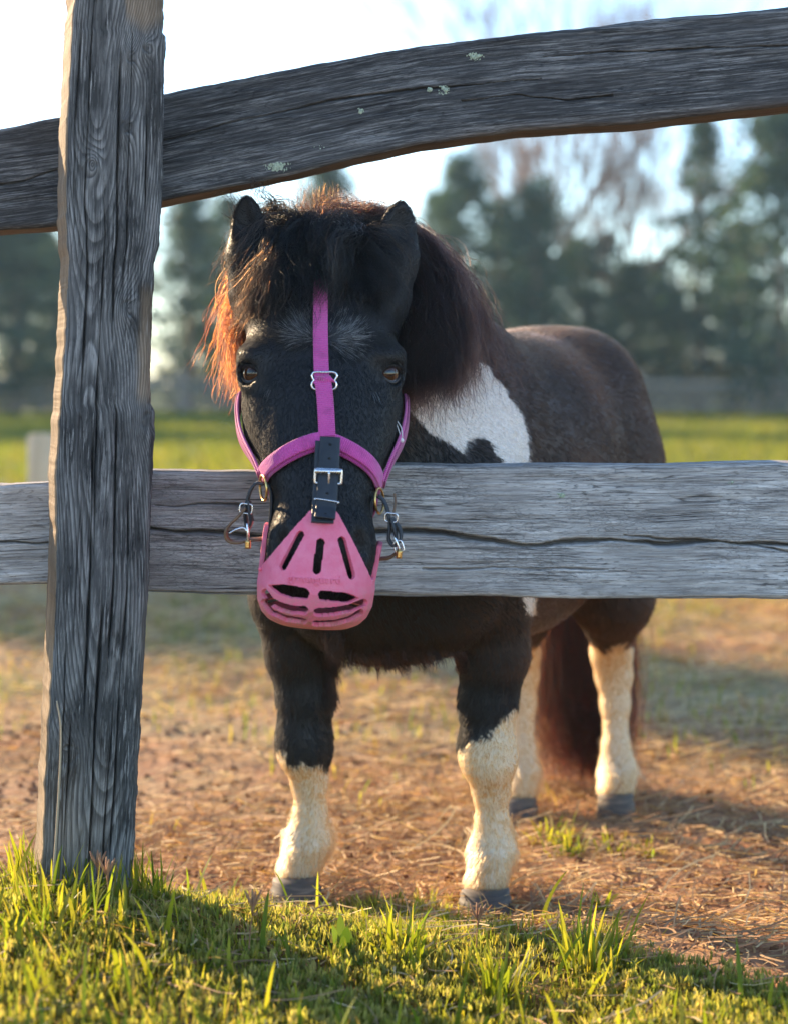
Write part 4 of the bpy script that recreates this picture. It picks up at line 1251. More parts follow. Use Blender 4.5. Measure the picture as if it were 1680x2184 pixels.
hide_mat = M.done(M.pbr(M.mix(0.35, pc, M.ramp(hn, [(0.3, 0.35), (0.7, 1.4)]), 'MULTIPLY'), 0.5, M.bump(hn, 0.35, 0.002), spec=0.35))
body_me = mesh_np('body', VB, QB)
attr_col(body_me, 'coat', CB)
pony = empty('pony', (0.13, 2.75, 0.0), 'small dark brown and white pony wearing a pink muzzle, head over the lower rail', 'pony')
link('body', body_me, hide_mat, pony)

# ---- eyes
M = Mat('pony_eye')
tc = M.n('ShaderNodeTexCoord').outputs['Object']
sp_ = M.n('ShaderNodeSeparateXYZ', ins={0: tc})
pu = M.math('ADD', M.math('POWER', M.math('DIVIDE', sp_.outputs[0], 0.0075), 2.0), M.math('POWER', M.math('DIVIDE', sp_.outputs[1], 0.0042), 2.0))
ir = M.math('ADD', M.math('POWER', M.math('DIVIDE', sp_.outputs[0], 0.0125), 2.0), M.math('POWER', M.math('DIVIDE', sp_.outputs[1], 0.0115), 2.0))
ec = M.ramp(pu, [(0.85, (0.004, 0.004, 0.005)), (1.0, (0.060, 0.022, 0.009))])
ec = M.mix(M.ramp(ir, [(0.85, 0.0), (1.0, 1.0)]), ec, (0.02, 0.012, 0.010))
eye_mat = M.done(M.pbr(ec, 0.06, spec=0.5, Coat_Weight=0.4, Coat_Roughness=0.02))
M = Mat('eyelid_skin')
lid_mat = M.done(M.pbr((0.016, 0.015, 0.017), 0.33, M.bump(M.noise(M.n('ShaderNodeNewGeometry').outputs['Position'], 500, 3), 0.4, 0.001), spec=0.5))
M = Mat('lid_glint')
rim_mat = M.done(M.pbr((0.15, 0.14, 0.15), 0.25, spec=0.6))  # paler colour stands in for the reflection along the lower lid
for c, out, sx in EYES:
    bm = bmesh.new(); bmesh.ops.create_uvsphere(bm, u_segments=32, v_segments=20, radius=0.0180)
    for v in bm.verts:
        v.co.z *= 1.0 if v.co.z < 0 else 1.03
    o = link('eye', bm_mesh('eye', bm), eye_mat, pony)
    o.matrix_parent_inverse = Matrix.Translation(-pony.location)
    q = Vector(nrm(out * 0.8 + np.array([0, -0.55, 0]))).to_track_quat('Z', 'Y')
    o.location = c + out * 0.0006; o.rotation_mode = 'QUATERNION'; o.rotation_quaternion = q
    s_ = nrm(np.cross([0, 0, 1], -out)); u_ = np.array([0, 0, 1.0])
    def arc(h, r, rad, thick, mat, name, bulge):
        a = np.linspace(-1, 1, 19)
        X = a * 0.0168; Z = h * (1 - np.abs(a) ** 2.0)
        base = c[None] + s_ * X[:, None] + u_ * Z[:, None]
        dpt = np.sqrt(np.clip(rad ** 2 - X ** 2 - Z ** 2, 0.00003, None))
        pts = base + out * dpt[:, None]
        tube(name, pts, thick * (0.45 + 0.55 * (1 - a ** 2)), mat, pony, 8)
    arc(0.0104, 0, 0.0192, 0.0032, lid_mat, 'eyelid', 1)
    arc(0.0178, 0, 0.0222, 0.0026, lid_mat, 'eyelid', 1)
    arc(-0.0118, 0, 0.0190, 0.0028, lid_mat, 'eyelid', -1)
    arc(-0.0098, 0, 0.0184, 0.0013, rim_mat, 'eyelid_rim', -1)
    # lashes of the upper lid, pointing out and down
    n = 46
    a = RNG.uniform(-0.9, 0.9, n)
    r0 = c + s_ * (a * 0.0160)[:, None] + u_ * (0.0118 * (1 - a * a))[:, None] + out * np.sqrt(np.clip(0.0212 ** 2 - (a * .016) ** 2 - (0.0118 * (1 - a * a)) ** 2, 0.00002, None))[:, None]
    L = RNG.uniform(0.006, 0.011, n)[:, None]
    pts = np.stack([r0, r0 + (out * 0.8 + s_ * a[:, None] * 0.4) * L * 0.5, r0 + (out * 1.3 + s_ * a[:, None] * 0.7 - u_ * 0.55) * L], 1)
    hc = bpy.data.hair_curves.new('lashes'); hc.add_curves([3] * n)
    hc.position_data.foreach_set('vector', pts.astype(np.float32).ravel())
    rr = hc.attributes.new('radius', 'FLOAT', 'POINT'); rr.data.foreach_set('value', np.tile([0.00022, 0.00017, 0.00005], n).astype(np.float32))
    link('eyelashes', hc, lid_mat, pony)

# ---- hooves
M = Mat('hoof_horn')
hp = M.n('ShaderNodeNewGeometry').outputs['Position']
hcol = M.ramp(M.noise(M.mul(hp, (20, 20, 190)), 1.0, 4, 0.6), [(0.3, (0.055, 0.046, 0.040)), (0.55, (0.13, 0.105, 0.085)), (0.8, (0.32, 0.24, 0.17))])
hoof_mat = M.done(M.pbr(hcol, 0.65, M.bump(M.noise(M.mul(hp, (25, 25, 260)), 1.0, 3), 0.4, 0.002), spec=0.3))
def hoof(px, ptop, Y, r_top, r_bot, h):
    c = W(px, ptop, Y)
    g = gh(c[0], c[1]) - 0.006
    lv = 9; nn = 28
    V = []
    for i in range(lv):
        t = i / (lv - 1)
        z = c[2] + (g - c[2]) * t
        r = r_top + (r_bot - r_top) * t
        a = np.arange(nn) / nn * 2 * np.pi
        fx, fy = np.cos(a), np.sin(a)
        toe = np.where(fy < 0, 1.18, 0.95)
        V.append(vec3(c[0] + fx * r * (1 + 0.03 * np.sin(i * 2.2)), c[1] - 0.020 * t - 0.002 + fy * r * toe, z - 0.006 * (1 - t) * (fy > 0) + 0 * a))
    V = np.concatenate(V + [np.array([[c[0], c[1], c[2] + 0.004], [c[0], c[1] - .02, g]])])
    F = grid_faces(lv, nn, True)[:, ::-1]
    k = np.arange(nn)
    T = np.concatenate([np.stack([np.full(nn, lv * nn), k, (k + 1) % nn], -1), np.stack([np.full(nn, lv * nn + 1), (lv - 1) * nn + (k + 1) % nn, (lv - 1) * nn + k], -1)])
    link('hoof', mesh_np('hoof', V, F, T), hoof_mat, pony)
hoof(1033, 1893, 2.472, .0345, .0425, .04); hoof(632, 1868, 2.515, .0335, .0425, .04)
hoof(1311, 1690, 3.005, .0300, .037, .04); hoof(1105, 1698, 2.995, .0300, .037, .04)

# ================================================================== HAIR
def hair_mat(name, tint=None, rough=0.35, rad=0.4, coat=0.0):
    M = Mat(name)
    h = M.n('ShaderNodeBsdfHairPrincipled', parametrization='ABSORPTION')
    M.put(h.inputs['Absorption Coefficient'], M.attr('absorb'))
    h.inputs['Roughness'].default_value = rough
    h.inputs['Radial Roughness'].default_value = rad
    h.inputs['Coat'].default_value = coat
    h.inputs['Random Roughness'].default_value = 0.2
    return M.done(h)
fur_mat = hair_mat('pony_fur', None, 0.42, 0.5)
mane_mat = hair_mat('pony_long_hair', None, 0.38, 0.45)
def hair(name, pts, r0, r1, tint, mat, parent, kind=None):
    N, K = pts.shape[:2]
    hc = bpy.data.hair_curves.new(name)
    hc.add_curves([K] * N)
    hc.position_data.foreach_set('vector', pts.astype(np.float32).ravel())
    t = np.linspace(0, 1, K)
    rr = np.broadcast_to(r0, (N,))[:, None] * (1 - t) ** 0.7 + r1
    a = hc.attributes.new('radius', 'FLOAT', 'POINT'); a.data.foreach_set('value', rr.astype(np.float32).ravel())
    a = hc.attributes.new('absorb', 'FLOAT_VECTOR', 'CURVE'); a.data.foreach_set('vector', tint.astype(np.float32).ravel())
    o = link(name, hc, mat, parent)
    if kind: o['kind'] = kind
    return o
# ---- coat: short fur grown from the body surface
T1 = np.concatenate([QB[:, [0, 1, 2]], QB[:, [0, 2, 3]]])
A_, B_, C_ = VB[T1[:, 0]], VB[T1[:, 1]], VB[T1[:, 2]]
area = np.linalg.norm(np.cross(B_ - A_, C_ - A_), axis=1) / 2
cen = (A_ + B_ + C_) / 3
nf = NB_[T1[:, 0]]
view = nrm(np.array([0, 0, CAMZ]) - cen)
wgt = area * np.where((nf * view).sum(1) > -0.35, 1.0, 0.25)
zt = ZB[T1[:, 0]]
wgt = wgt * np.where(zt == 1, 2.6, np.where(zt == 2, 1.5, 1.0))
NFUR = 210000
ti = RNG.choice(len(T1), NFUR, p=wgt / wgt.sum())
u = RNG.random((NFUR, 2)); fl = u.sum(1) > 1; u[fl] = 1 - u[fl]
root = A_[ti] + (B_[ti] - A_[ti]) * u[:, :1] + (C_[ti] - A_[ti]) * u[:, 1:]
nn_ = fd.normal(root)
ctint, zone, star = coat(root, nn_)
px_, py_ = proj(root)
flow = np.where((zone == 1)[:, None], np.array([0, 0, -1.0]), np.where((root[:, 2] < .36)[:, None], np.array([0, 0.15, -1.0]), AX * 0.75 + np.array([0, 0, -0.7])))
hdm = zone == 1
out = np.stack([(px_ - 686) / 150, 0 * px_, -np.sign(py_ - 715) * np.clip(np.abs(py_ - 715) / 40, 0, 1)], -1)
flow = np.where((hdm & (py_ < 770))[:, None], nrm(np.stack([(px_ - 686) / 130, 0 * px_, np.clip((725 - py_) / 60, -1, 0.8)], -1) + [0, 0, -0.05]), flow)
flow = flow + (np.stack([vnoise(root * 16, 1), vnoise(root * 16, 2), vnoise(root * 16, 3)], -1) * 0.35 + RNG.normal(0, 0.16, (NFUR, 3))) * np.where(hdm, 0.4, 1.0)[:, None]
flow = nrm(flow - nn_ * (flow * nn_).sum(1, keepdims=True))
L = np.where(zone == 1, 0.0052, np.where(zone == 2, 0.0085, 0.0105)) * RNG.uniform(0.6, 1.25, NFUR)
L = L * np.where((zone == 0) & (root[:, 2] < .42), 1.1, 1.0)
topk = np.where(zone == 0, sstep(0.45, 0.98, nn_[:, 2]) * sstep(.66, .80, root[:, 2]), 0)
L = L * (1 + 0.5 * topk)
L = np.where((zone == 2) & (root[:, 2] < .075), 0.019, L)
L = np.where(star > 0.2, 0.013, L)
lift = np.where(zone == 1, 0.15, np.where(zone == 2, 0.20, 0.24))[:, None] * RNG.uniform(0.6, 1.5, (NFUR, 1))
white_ = ctint[:, 0] > 0.3
starhair = (star > 0.15) & (RNG.random(NFUR) < star * 0.62)
SIG_W, SIG_BODY, SIG_BLACK, SIG_STAR = np.array((0.035, 0.105, 0.25)), np.array((0.52, 0.90, 1.30)), np.array((3.2, 3.8, 4.6)), np.array((0.03, 0.032, 0.035))
kb = np.clip((ctint[:, 0] - 0.012) / 0.045, 0, 1)[:, None]
sig = SIG_BLACK * (1 - kb) + SIG_BODY * kb
sig = np.where((zone == 1)[:, None], SIG_BLACK, sig)
sig = np.where(white_[:, None], np.where((zone == 2)[:, None] & (root[:, 2:3] < .36), SIG_W, np.array((0.020, 0.034, 0.055))), sig)
sig = np.where(starhair[:, None], SIG_STAR, sig)
sig = np.where(white_[:, None], sig, sig * (1 - 0.35 * topk[:, None]) + np.array((-.02, 0, .06)) * topk[:, None])  # lighter, redder topline hair colour imitates the golden backlit rim
sig = sig * RNG.uniform(0.6, 1.5, (NFUR, 1))
pts = np.stack([root - nn_ * 0.001, root + nn_ * lift * L[:, None] * 0.45 + flow * L[:, None] * 0.3, root + nn_ * lift * L[:, None] * 0.75 + flow * L[:, None] * 0.68,
                root + nn_ * lift * L[:, None] * 0.85 + flow * L[:, None]], 1)
hair('coat', pts, np.where(zone == 1, 0.00022, 0.00034), 0.00004, sig, fur_mat, pony, 'stuff')

def grow(roots, d0, length, K, grav, wild, freq, seed, clear=0.004, curl=0.0, side=None):
    """strands that bend under their weight and lie on the pony"""
    n = len(roots)
    p = roots.copy(); d = nrm(d0); st = (length / (K - 1))[:, None]
    out = [p.copy()]
    ph = RNG.uniform(0, 50, (n, 1))
    for i in range(K - 1):
        q = p * freq + ph * 0.02
        nz = np.stack([vnoise(q, seed), vnoise(q + 31.7, seed + 1), vnoise(q + 77.1, seed + 2)], -1)
        d = d + np.array([0, 0, -1.0]) * grav + nz * wild
        if side is not None:
            d = d + side
        d = nrm(d)
        p = p + d * st
        for _ in range(2):
            sd = fd.sample(p)
            cl = np.broadcast_to(clear, (n,))
            m = sd < cl
            if m.any():
                nn = fd.normal(p[m])
                p[m] = p[m] + nn * (np.minimum(cl[m] - sd[m], 0.012))[:, None]
                dd = d[m]; d[m] = nrm(dd - nn * np.minimum((dd * nn).sum(1, keepdims=True), 0))
        out.append(p.copy())
    return np.stack(out, 1)
def lock(guides, per, rad, keep, frizz, seed, wave=0.0):
    """children round each guide, gathering towards it"""
    G, K = guides.shape[:2]
    t = np.linspace(0, 1, K)
    off = RNG.normal(0, 1, (G, per, 1, 3)) * rad
    ch = guides[:, None] + off * (keep + (1 - keep) * (1 - t) ** 1.0)[None, None, :, None] 
    ch = ch.reshape(G * per, K, 3)
    L = RNG.uniform(0.72, 1.0, (G * per, 1, 1))
    ch = ch[:, :1] + (ch - ch[:, :1]) * (L + (1 - L) * 0)
    q = ch * 34 + RNG.uniform(0, 40, (G * per, 1, 1))
    nz = np.stack([vnoise(q, seed), vnoise(q + 9.1, seed + 1), vnoise(q + 19.7, seed + 2)], -1)
    ch = ch + nz * frizz * t[None, :, None]
    if wave:
        a = t[None] * RNG.uniform(9, 16, (G * per, 1)) + RNG.uniform(0, 6.283, (G * per, 1))
        ch = ch + np.stack([np.cos(a), np.sin(a), 0 * a], -1) * wave * t[None, :, None]
    flat = ch.reshape(-1, 3)
    sd = fd.sample(flat); m = sd < 0.002
    flat[m] += fd.normal(flat[m]) * (0.002 - sd[m])[:, None]
    return flat.reshape(ch.shape)
def mtint(n, base=(2.2, 3.0, 4.2), var=0.45, light=0.06, lc=(0.45, 0.95, 1.9)):
    c = np.array(base)[None] * RNG.uniform(1 - var, 1 + var, (n, 1))
    k = RNG.random(n) < light
    c[k] = np.array(lc) * RNG.uniform(0.6, 1.3, (k.sum(), 1))
    return c
# crest of the neck
CREST = catmull([(-.082, 2.335, .925), (-.075, 2.40, .925), (-.045, 2.48, .905), (-.005, 2.57, .885), (.04, 2.67, .865)], 60)
def crest_pts(t):
    i = t * 59; a = i.astype(int).clip(0, 58); f = (i - a)[:, None]
    return CREST[a] * (1 - f) + CREST[a + 1] * f
# mane on the pony's left side (right in the picture)
n = 720
t = 0.12 + 0.44 * RNG.random(n) ** 0.9
r_ = crest_pts(t) + RNG.normal(0, 0.008, (n, 3))
d_ = np.stack([RNG.uniform(0.5, 1.0, n), RNG.uniform(-0.9, -0.2, n), RNG.uniform(-0.1, 0.5, n)], -1)
g = grow(r_, d_, RNG.uniform(0.22, 0.345, n), 16, 0.42, 0.40, 17, 101, RNG.uniform(0.008, 0.050, n), side=np.array([0.015, -0.11, 0]))
m = lock(g, 32, 0.007, 0.9, 0.018, 103, 0.0032)
hair('mane', m, 0.00027, 0.00008, mtint(len(m), base=(0.95, 1.6, 2.0), light=0.10, lc=(0.4, 0.8, 1.2)), mane_mat, pony)['label'] = 'thick dark mane falling beside the right of the face'
# mane on the other side, hair colour reddened to look lit through by the sun
n = 430
t = 0.10 + RNG.random(n) * 0.5
r_ = crest_pts(t) + RNG.normal(0, 0.010, (n, 3)) + np.array([-0.035, 0, -0.03])
d_ = np.stack([RNG.uniform(-0.8, -0.3, n), RNG.uniform(-0.65, -0.1, n), RNG.uniform(-1.0, -0.45, n)], -1)
g = grow(r_, d_, RNG.uniform(0.115, 0.205, n), 13, 0.36, 0.26, 13, 111, RNG.uniform(0.006, 0.034, n), side=np.array([-0.012, -0.06, 0]))
m = lock(g, 30, 0.009, 0.75, 0.009, 113, 0.0016)
hair('mane', m, 0.00026, 0.00008, mtint(len(m), base=(0.85, 1.75, 3.1), light=0.3, lc=(0.35, 0.85, 1.8)), mane_mat, pony)['label'] = 'mane tinted a sunlit red hanging left of the face'
# short upright hair along the crest behind the ears
n = 620
t = RNG.random(n) * 0.45
r_ = crest_pts(t) + np.stack([RNG.normal(0.008, 0.027, n), RNG.normal(0, 0.006, n), RNG.normal(-0.002, 0.004, n)], -1)
d_ = np.stack([RNG.normal(0, 0.5, n), RNG.uniform(-0.3, 0.4, n), RNG.uniform(0.7, 1.2, n)], -1)
g = grow(r_, d_, RNG.uniform(0.045, 0.095, n), 9, 0.08, 0.38, 25, 121, 0.003)
m = lock(g, 16, 0.005, 0.8, 0.012, 123, 0.002)
hair('crest_hair', m, 0.00024, 0.00007, mtint(len(m), base=(1.3, 2.0, 2.9), light=0.25, lc=(0.35, 0.65, 1.2)), mane_mat, pony)
# forelock
n = 760
a = RNG.uniform(-1, 1, n)
r_ = W(672 + a * 96, 510 - 25 * (1 - a * a) + RNG.normal(0, 9, n), 2.31 + 0.02 * RNG.normal(0, 1, n))
d_ = np.stack([np.where(a < 0, a * 0.36, a * 0.36) - 0.03 + RNG.normal(0, 0.20, n), RNG.uniform(-1.1, -0.5, n), RNG.uniform(0.15, 1.0, n)], -1)
g = grow(r_, d_, RNG.uniform(0.095, 0.205, n) * (1 - 0.30 * np.abs(a) ** 3), 13, 0.42, 0.48, 24, 131, RNG.uniform(0.004, 0.03, n))
m = lock(g, 28, 0.005, 0.6, 0.016, 133, 0.0030)
hair('forelock', m, 0.00026, 0.00008, mtint(len(m), base=(2.4, 3.1, 4.0), light=0.07, lc=(0.5, 0.85, 1.3)), mane_mat, pony)
# tail
n = 260
r_ = np.array([.355, 3.175, .70]) + RNG.normal(0, 1, (n, 3)) * np.array([.020, .006, .018])
d_ = np.stack([RNG.normal(0.0, 0.2, n), RNG.uniform(0.15, 0.4, n), RNG.uniform(-1.0, -0.7, n)], -1)
g = grow(r_, d_, RNG.uniform(0.74, 0.96, n), 18, 0.40, 0.14, 7, 141, 0.010, side=np.array([-0.022, 0, 0]))
g[..., 2] = np.maximum(g[..., 2], 0.012)
m = lock(g, 30, 0.016, 0.9, 0.016, 143, 0.002)
m[..., 2] = np.maximum(m[..., 2], 0.006)
hair('tail', m, 0.00034, 0.0001, mtint(len(m), base=(1.8, 2.8, 4.0), light=0.5, lc=(0.3, 1.0, 2.3)), mane_mat, pony)  # extra orange strands put the backlight into the tail colour
# feathers behind the fetlocks
def feather(w, px_c, n=80, L0=0.03, L1=0.075):
    i = RNG.integers(0, 2, n)
    c = w + np.stack([RNG.normal(0, 0.012, n), np.abs(RNG.normal(0.024, 0.008, n)), RNG.uniform(-0.005, 0.05, n)], -1)
    d_ = np.stack([RNG.normal(0.22, 0.22, n), RNG.uniform(0.2, 0.7, n), RNG.uniform(-1.1, -0.5, n)], -1)
    g = grow(c, d_, RNG.uniform(L0, L1, n), 7, 0.12, 0.18, 20, 151, RNG.uniform(0.002, 0.012, n))
    g[..., 2] = np.maximum(g[..., 2], 0.006)
    m = lock(g, 22, 0.005, 0.5, 0.004, 153)
    return m
ms = np.concatenate([feather(FR[8], 1047), feather(FL[8], 655), feather(HR[7], 1315, 45), feather(HL[7], 1112, 45)])
hair('fetlock_feather', ms, 0.00028, 0.00006, np.array((0.035, 0.08, 0.19))[None] * RNG.uniform(0.7, 1.4, (len(ms), 1)), mane_mat, pony)
# shaggy hair at the elbow and breast
n = 260
px__ = np.concatenate([RNG.uniform(690, 725, n), RNG.uniform(705, 990, n)]); py__ = np.concatenate([RNG.uniform(1340, 1500, n), RNG.uniform(1385, 1425, n)])
rs = [h for h in (hit(a, b) for a, b in zip(px__, py__)) if h is not None and h[1] < 2.75]
rs = np.array(rs)
d_ = np.stack([RNG.normal(0.25, 0.2, len(rs)), RNG.normal(0, 0.3, len(rs)), RNG.uniform(-1, -0.5, len(rs))], -1)
g = grow(rs, d_, RNG.uniform(0.010, 0.024, len(rs)), 5, 0.1, 0.2, 30, 161, 0.001)
m = lock(g, 8, 0.004, 0.6, 0.003, 163)
hair('elbow_hair', m, 0.00028, 0.00006, mtint(len(m), base=(1.2, 1.9, 3.0)), mane_mat, pony)
# ================================================================== HALTER AND GRAZING MUZZLE
def side_hit(py, Y, sx):
    """outermost point of the head at that height and depth"""
    z = W(686, py, Y)[2]
    xs = -0.095 + sx * np.arange(0.20, 0.0, -0.001)
    p = np.stack([xs, np.full_like(xs, Y), np.full_like(xs, z)], -1)
    v = fd.sample(p)
    i = np.argmax(v < 0)
    return p[i]
def pushed(pts, off):
    pts = np.array(pts, float)
    for _ in range(4):
        sd = fd.sample(pts)
        m = sd < off
        if m.any():
            pts[m] += fd.normal(pts[m], 0.008) * (off - sd[m])[:, None]
    return pts
def ribbon_arrays(pts, nor, width, thick):
    """strap with bevelled rectangular section; nor = outward direction"""
    pts = np.asarray(pts, float); n = len(pts)
    tan = nrm(np.gradient(pts, axis=0))
    nor = nrm(nor - tan * (nor * tan).sum(1, keepdims=True))
    sd = np.cross(tan, nor)
    w = np.broadcast_to(width, (n,))[:, None] / 2; h = thick / 2; b = min(thick * 0.3, 0.0009)
    prof = [(-1, -h + b, 0), (-1, h - b, 0), (-1, h, b), (-.5, h * 1.08, 0), (0, h * 1.12, 0), (.5, h * 1.08, 0), (1, h, -b), (1, h - b, 0), (1, -h + b, 0), (1, -h, -b), (0, -h, 0), (-1, -h, b)]
    V = np.stack([pts + sd * (w * u + e) + nor * v for u, v, e in prof], 1)
    k = len(prof)
    uv = np.stack([np.stack([np.repeat(np.concatenate([[0], np.cumsum(np.linalg.norm(np.diff(pts, axis=0), axis=1))])[:, None], k, 1)[..., None][..., 0],
                             w * np.array([p[0] for p in prof])[None] + 0 * w], -1)], 0)[0]
    V = V.reshape(-1, 3)
    F = grid_faces(n, k, True)
    V = np.concatenate([V, pts[:1], pts[-1:]])
    kk = np.arange(k)
    T = np.concatenate([np.stack([np.full(k, n * k), (kk + 1) % k, kk], -1), np.stack([np.full(k, n * k + 1), (n - 1) * k + kk, (n - 1) * k + (kk + 1) % k], -1)])
    g = np.concatenate([uv.reshape(-1, 2), [[0, 0], [0, 0]]])
    return V, F, T, np.concatenate([g, np.zeros((len(g), 1))], 1)
def ribbon(name, pts, nor, width, thick, mat, parent):
    V, F, T, g = ribbon_arrays(pts, nor, width, thick)
    me = mesh_np(name, V, F, T)
    attr_vec(me, 'weave', g)
    return link(name, me, mat, parent)
def webbing(name, c0, c1, seed=0.0):
    M = Mat(name)
    w = M.n('ShaderNodeSeparateXYZ', ins={0: M.attr('weave')})
    rib = M.math('SINE', M.math('MULTIPLY', w.outputs[0], 2 * math.pi / 0.0026))
    pos = M.n('ShaderNodeNewGeometry').outputs['Position']
    nz = M.noise(pos, 900, 3); dirt = M.noise(pos, 45, 4, 0.65)
    c = M.ramp(nz, [(0.3, c0), (0.7, c1)])
    c = M.mix(M.ramp(dirt, [(0.5, 0.0), (0.72, 0.5)]), c, tuple(0.45 * v for v in c0))
    h = M.math('ADD', M.math('MULTIPLY', rib, 0.5), nz)
    return M.done(M.pbr(c, 0.6, M.bump(h, 0.7, 0.0012), spec=0.35, Sheen_Weight=0.4))
nylon = webbing('magenta_nylon', (0.56, 0.042, 0.28), (0.78, 0.10, 0.44))
nylon_dark = webbing('dark_magenta_nylon', (0.34, 0.02, 0.17), (0.50, 0.045, 0.27))
def metal(name, c, r):
    M = Mat(name)
    n_ = M.noise(M.n('ShaderNodeNewGeometry').outputs['Position'], 260, 4)
    return M.done(M.pbr(c, M.ramp(n_, [(0.3, r * 0.7), (0.7, r * 1.6)]), spec=0.5, metal=1.0))
steel = metal('steel', (0.72, 0.73, 0.75), 0.22)
brass = metal('brass', (0.70, 0.46, 0.17), 0.28)
def leather(name, c):
    M = Mat(name)
    pos = M.n('ShaderNodeNewGeometry').outputs['Position']
    a = M.noise(pos, 700, 4, 0.7); b = M.noise(pos, 60, 4, 0.7)
    sc = M.ramp(M.noise(M.mul(pos, (500, 60, 60)), 1.0, 3, 0.7), [(0.66, 0.0), (0.74, 0.5)])
    col = M.ramp(b, [(0.3, tuple(0.7 * v for v in c)), (0.7, tuple(1.4 * v for v in c))])
    col = M.mix(sc, col, (0.16, 0.16, 0.17))
    return M.done(M.pbr(col, M.ramp(b, [(0.3, 0.36), (0.7, 0.55)]), M.bump(a, 0.25, 0.0008), spec=0.45))
blk_leather = leather('black_leather', (0.022, 0.026, 0.033))
brn_leather = leather('brown_leather', (0.15, 0.085, 0.045))
def pth(pts, n=40):
    return catmull([W(*p) for p in pts], n)
halter = empty('halter', (-0.09, 2.16, 0.66), 'magenta nylon halter with one strap down the middle of the pony face', 'halter')
# strap down the face
fpx = catmull([(684, 566), (684, 610), (684, 665), (684, 718), (685, 770), (687, 812), (691, 845), (694, 890), (696, 935)], 70)
fp = np.array([hit(a, b) for a, b in fpx])
fn = fd.normal(fp, 0.012); fn[:, 0] *= 0.3
fp = pushed(fp + nrm(fn) * 0.004, 0.004)
for _ in range(6):
    fp[1:-1] = (fp[:-2] + 2 * fp[1:-1] + fp[2:]) / 4
i_b = int(np.argmin(np.abs(fpx[:, 1] - 812)))
ribbon('face_strap', fp[:i_b + 3], fn[:i_b + 3], 0.0185, 0.0022, nylon, halter)
ribbon('face_strap', fp[i_b - 1:] + np.array([0.0012, -0.0026, 0]), fn[i_b - 1:], 0.0205, 0.0034, nylon, halter)
bp = fp[i_b] + np.array([0.003, -0.0045, -0.002])
def px2m(pts, o, Y, dy=0.0):
    return np.array([[o[0] + a * Y / FP, o[1] + dy, o[2] - b * Y / FP] for a, b in pts])
loop = catmull([(-26, -10), (-20, -17), (0, -17), (20, -17), (27, -10), (24, -3), (22, 1), (25, 6), (25, 14), (18, 19), (0, 19), (-19, 19), (-26, 13), (-25, 5), (-22, 0), (-25, -5), (-26, -10)], 80)[:-1]
tube('slide_buckle', px2m(loop, bp, 2.15), 0.0015, steel, halter, 8, True)
ribbon('strap_keeper', px2m([(-14, 3), (-14, 3.2), (14, 3.6), (14, 4)], bp + np.array([0, -0.001, 0]), 2.15), np.tile([0, -1.0, 0], (4, 1)), 0.0125, 0.0024, nylon, halter)
# noseband in two layers
nb = [side_hit(1022, 2.165, -1), side_hit(1010, 2.135, -1), hit(592, 988), hit(632, 962), hit(670, 947), hit(700, 945), hit(742, 963), hit(784, 995), side_hit(1030, 2.135, 1), side_hit(1044, 2.165, 1)]
nb = catmull(nb, 90); nb = pushed(nb, 0.0035)
for _ in range(8):
    nb[1:-1] = (nb[:-2] + 2 * nb[1:-1] + nb[2:]) / 4
nb = pushed(nb, 0.0035)
nbn = fd.normal(nb, 0.012)
ribbon('noseband', nb, nbn, 0.0235, 0.0030, nylon_dark, halter)
nb2 = nb + nbn * 0.0026 + np.array([0, 0, 0.0022])
ribbon('noseband', nb2, nbn, 0.0185, 0.0024, nylon, halter)
# cheek straps and the straps under the jaw
for sx, rows in ((-1, [(845, 2.285), (880, 2.245), (915, 2.215), (950, 2.185), (985, 2.158), (1015, 2.142)]), (1, [(850, 2.285), (885, 2.245), (920, 2.215), (955, 2.185), (995, 2.158), (1035, 2.142)])):
    c = np.array([side_hit(a, b, sx) for a, b in rows]); c = pushed(catmull(c, 40), 0.0045); c = np.stack([np.convolve(np.pad(c[:, i], 3, 'edge'), np.ones(7) / 7, 'valid') for i in range(3)], 1)
    cn = fd.normal(c, 0.012)
    ribbon('cheek_strap', c + cn * 0.001, cn, 0.021, 0.0036, nylon, halter)
    ribbon('cheek_strap', c + cn * 0.0045 + np.array([0, 0.006, 0]), cn, 0.017, 0.0026, nylon_dark, halter)
    a0 = 1040 if sx < 0 else 1066
    j = pushed(catmull([side_hit(a0, 2.150, sx) + np.array([sx * .004, 0, 0]), side_hit(a0 + 28, 2.165, sx), side_hit(a0 + 52, 2.185, sx), side_hit(a0 + 60, 2.205, sx) - np.array([sx * .02, 0, 0])], 24), 0.004)
    ribbon('jaw_strap', j, fd.normal(j, .012), 0.020, 0.003, nylon_dark, halter)
def ring(name, c, r, thick, ax, mat, parent, sq=1.0):
    a = np.linspace(0, 2 * np.pi, 41)[:-1]
    ax = nrm(np.array(ax, float)); u = nrm(np.cross(ax, [0, 0.3, 1.0])); v = np.cross(ax, u)
    pts = c + r * (np.cos(a)[:, None] * u * sq + np.sin(a)[:, None] * v)
    return tube(name, pts, thick, mat, parent, 8, True)
RL = W(562, 1041, 2.118); RR = W(809, 1068, 2.118)
ring('ring', RL, 0.0155, 0.0016, (1, 0.35, 0.05), brass, halter)
ring('ring', RR, 0.0155, 0.0016, (1, -0.35, 0.05), brass, halter)
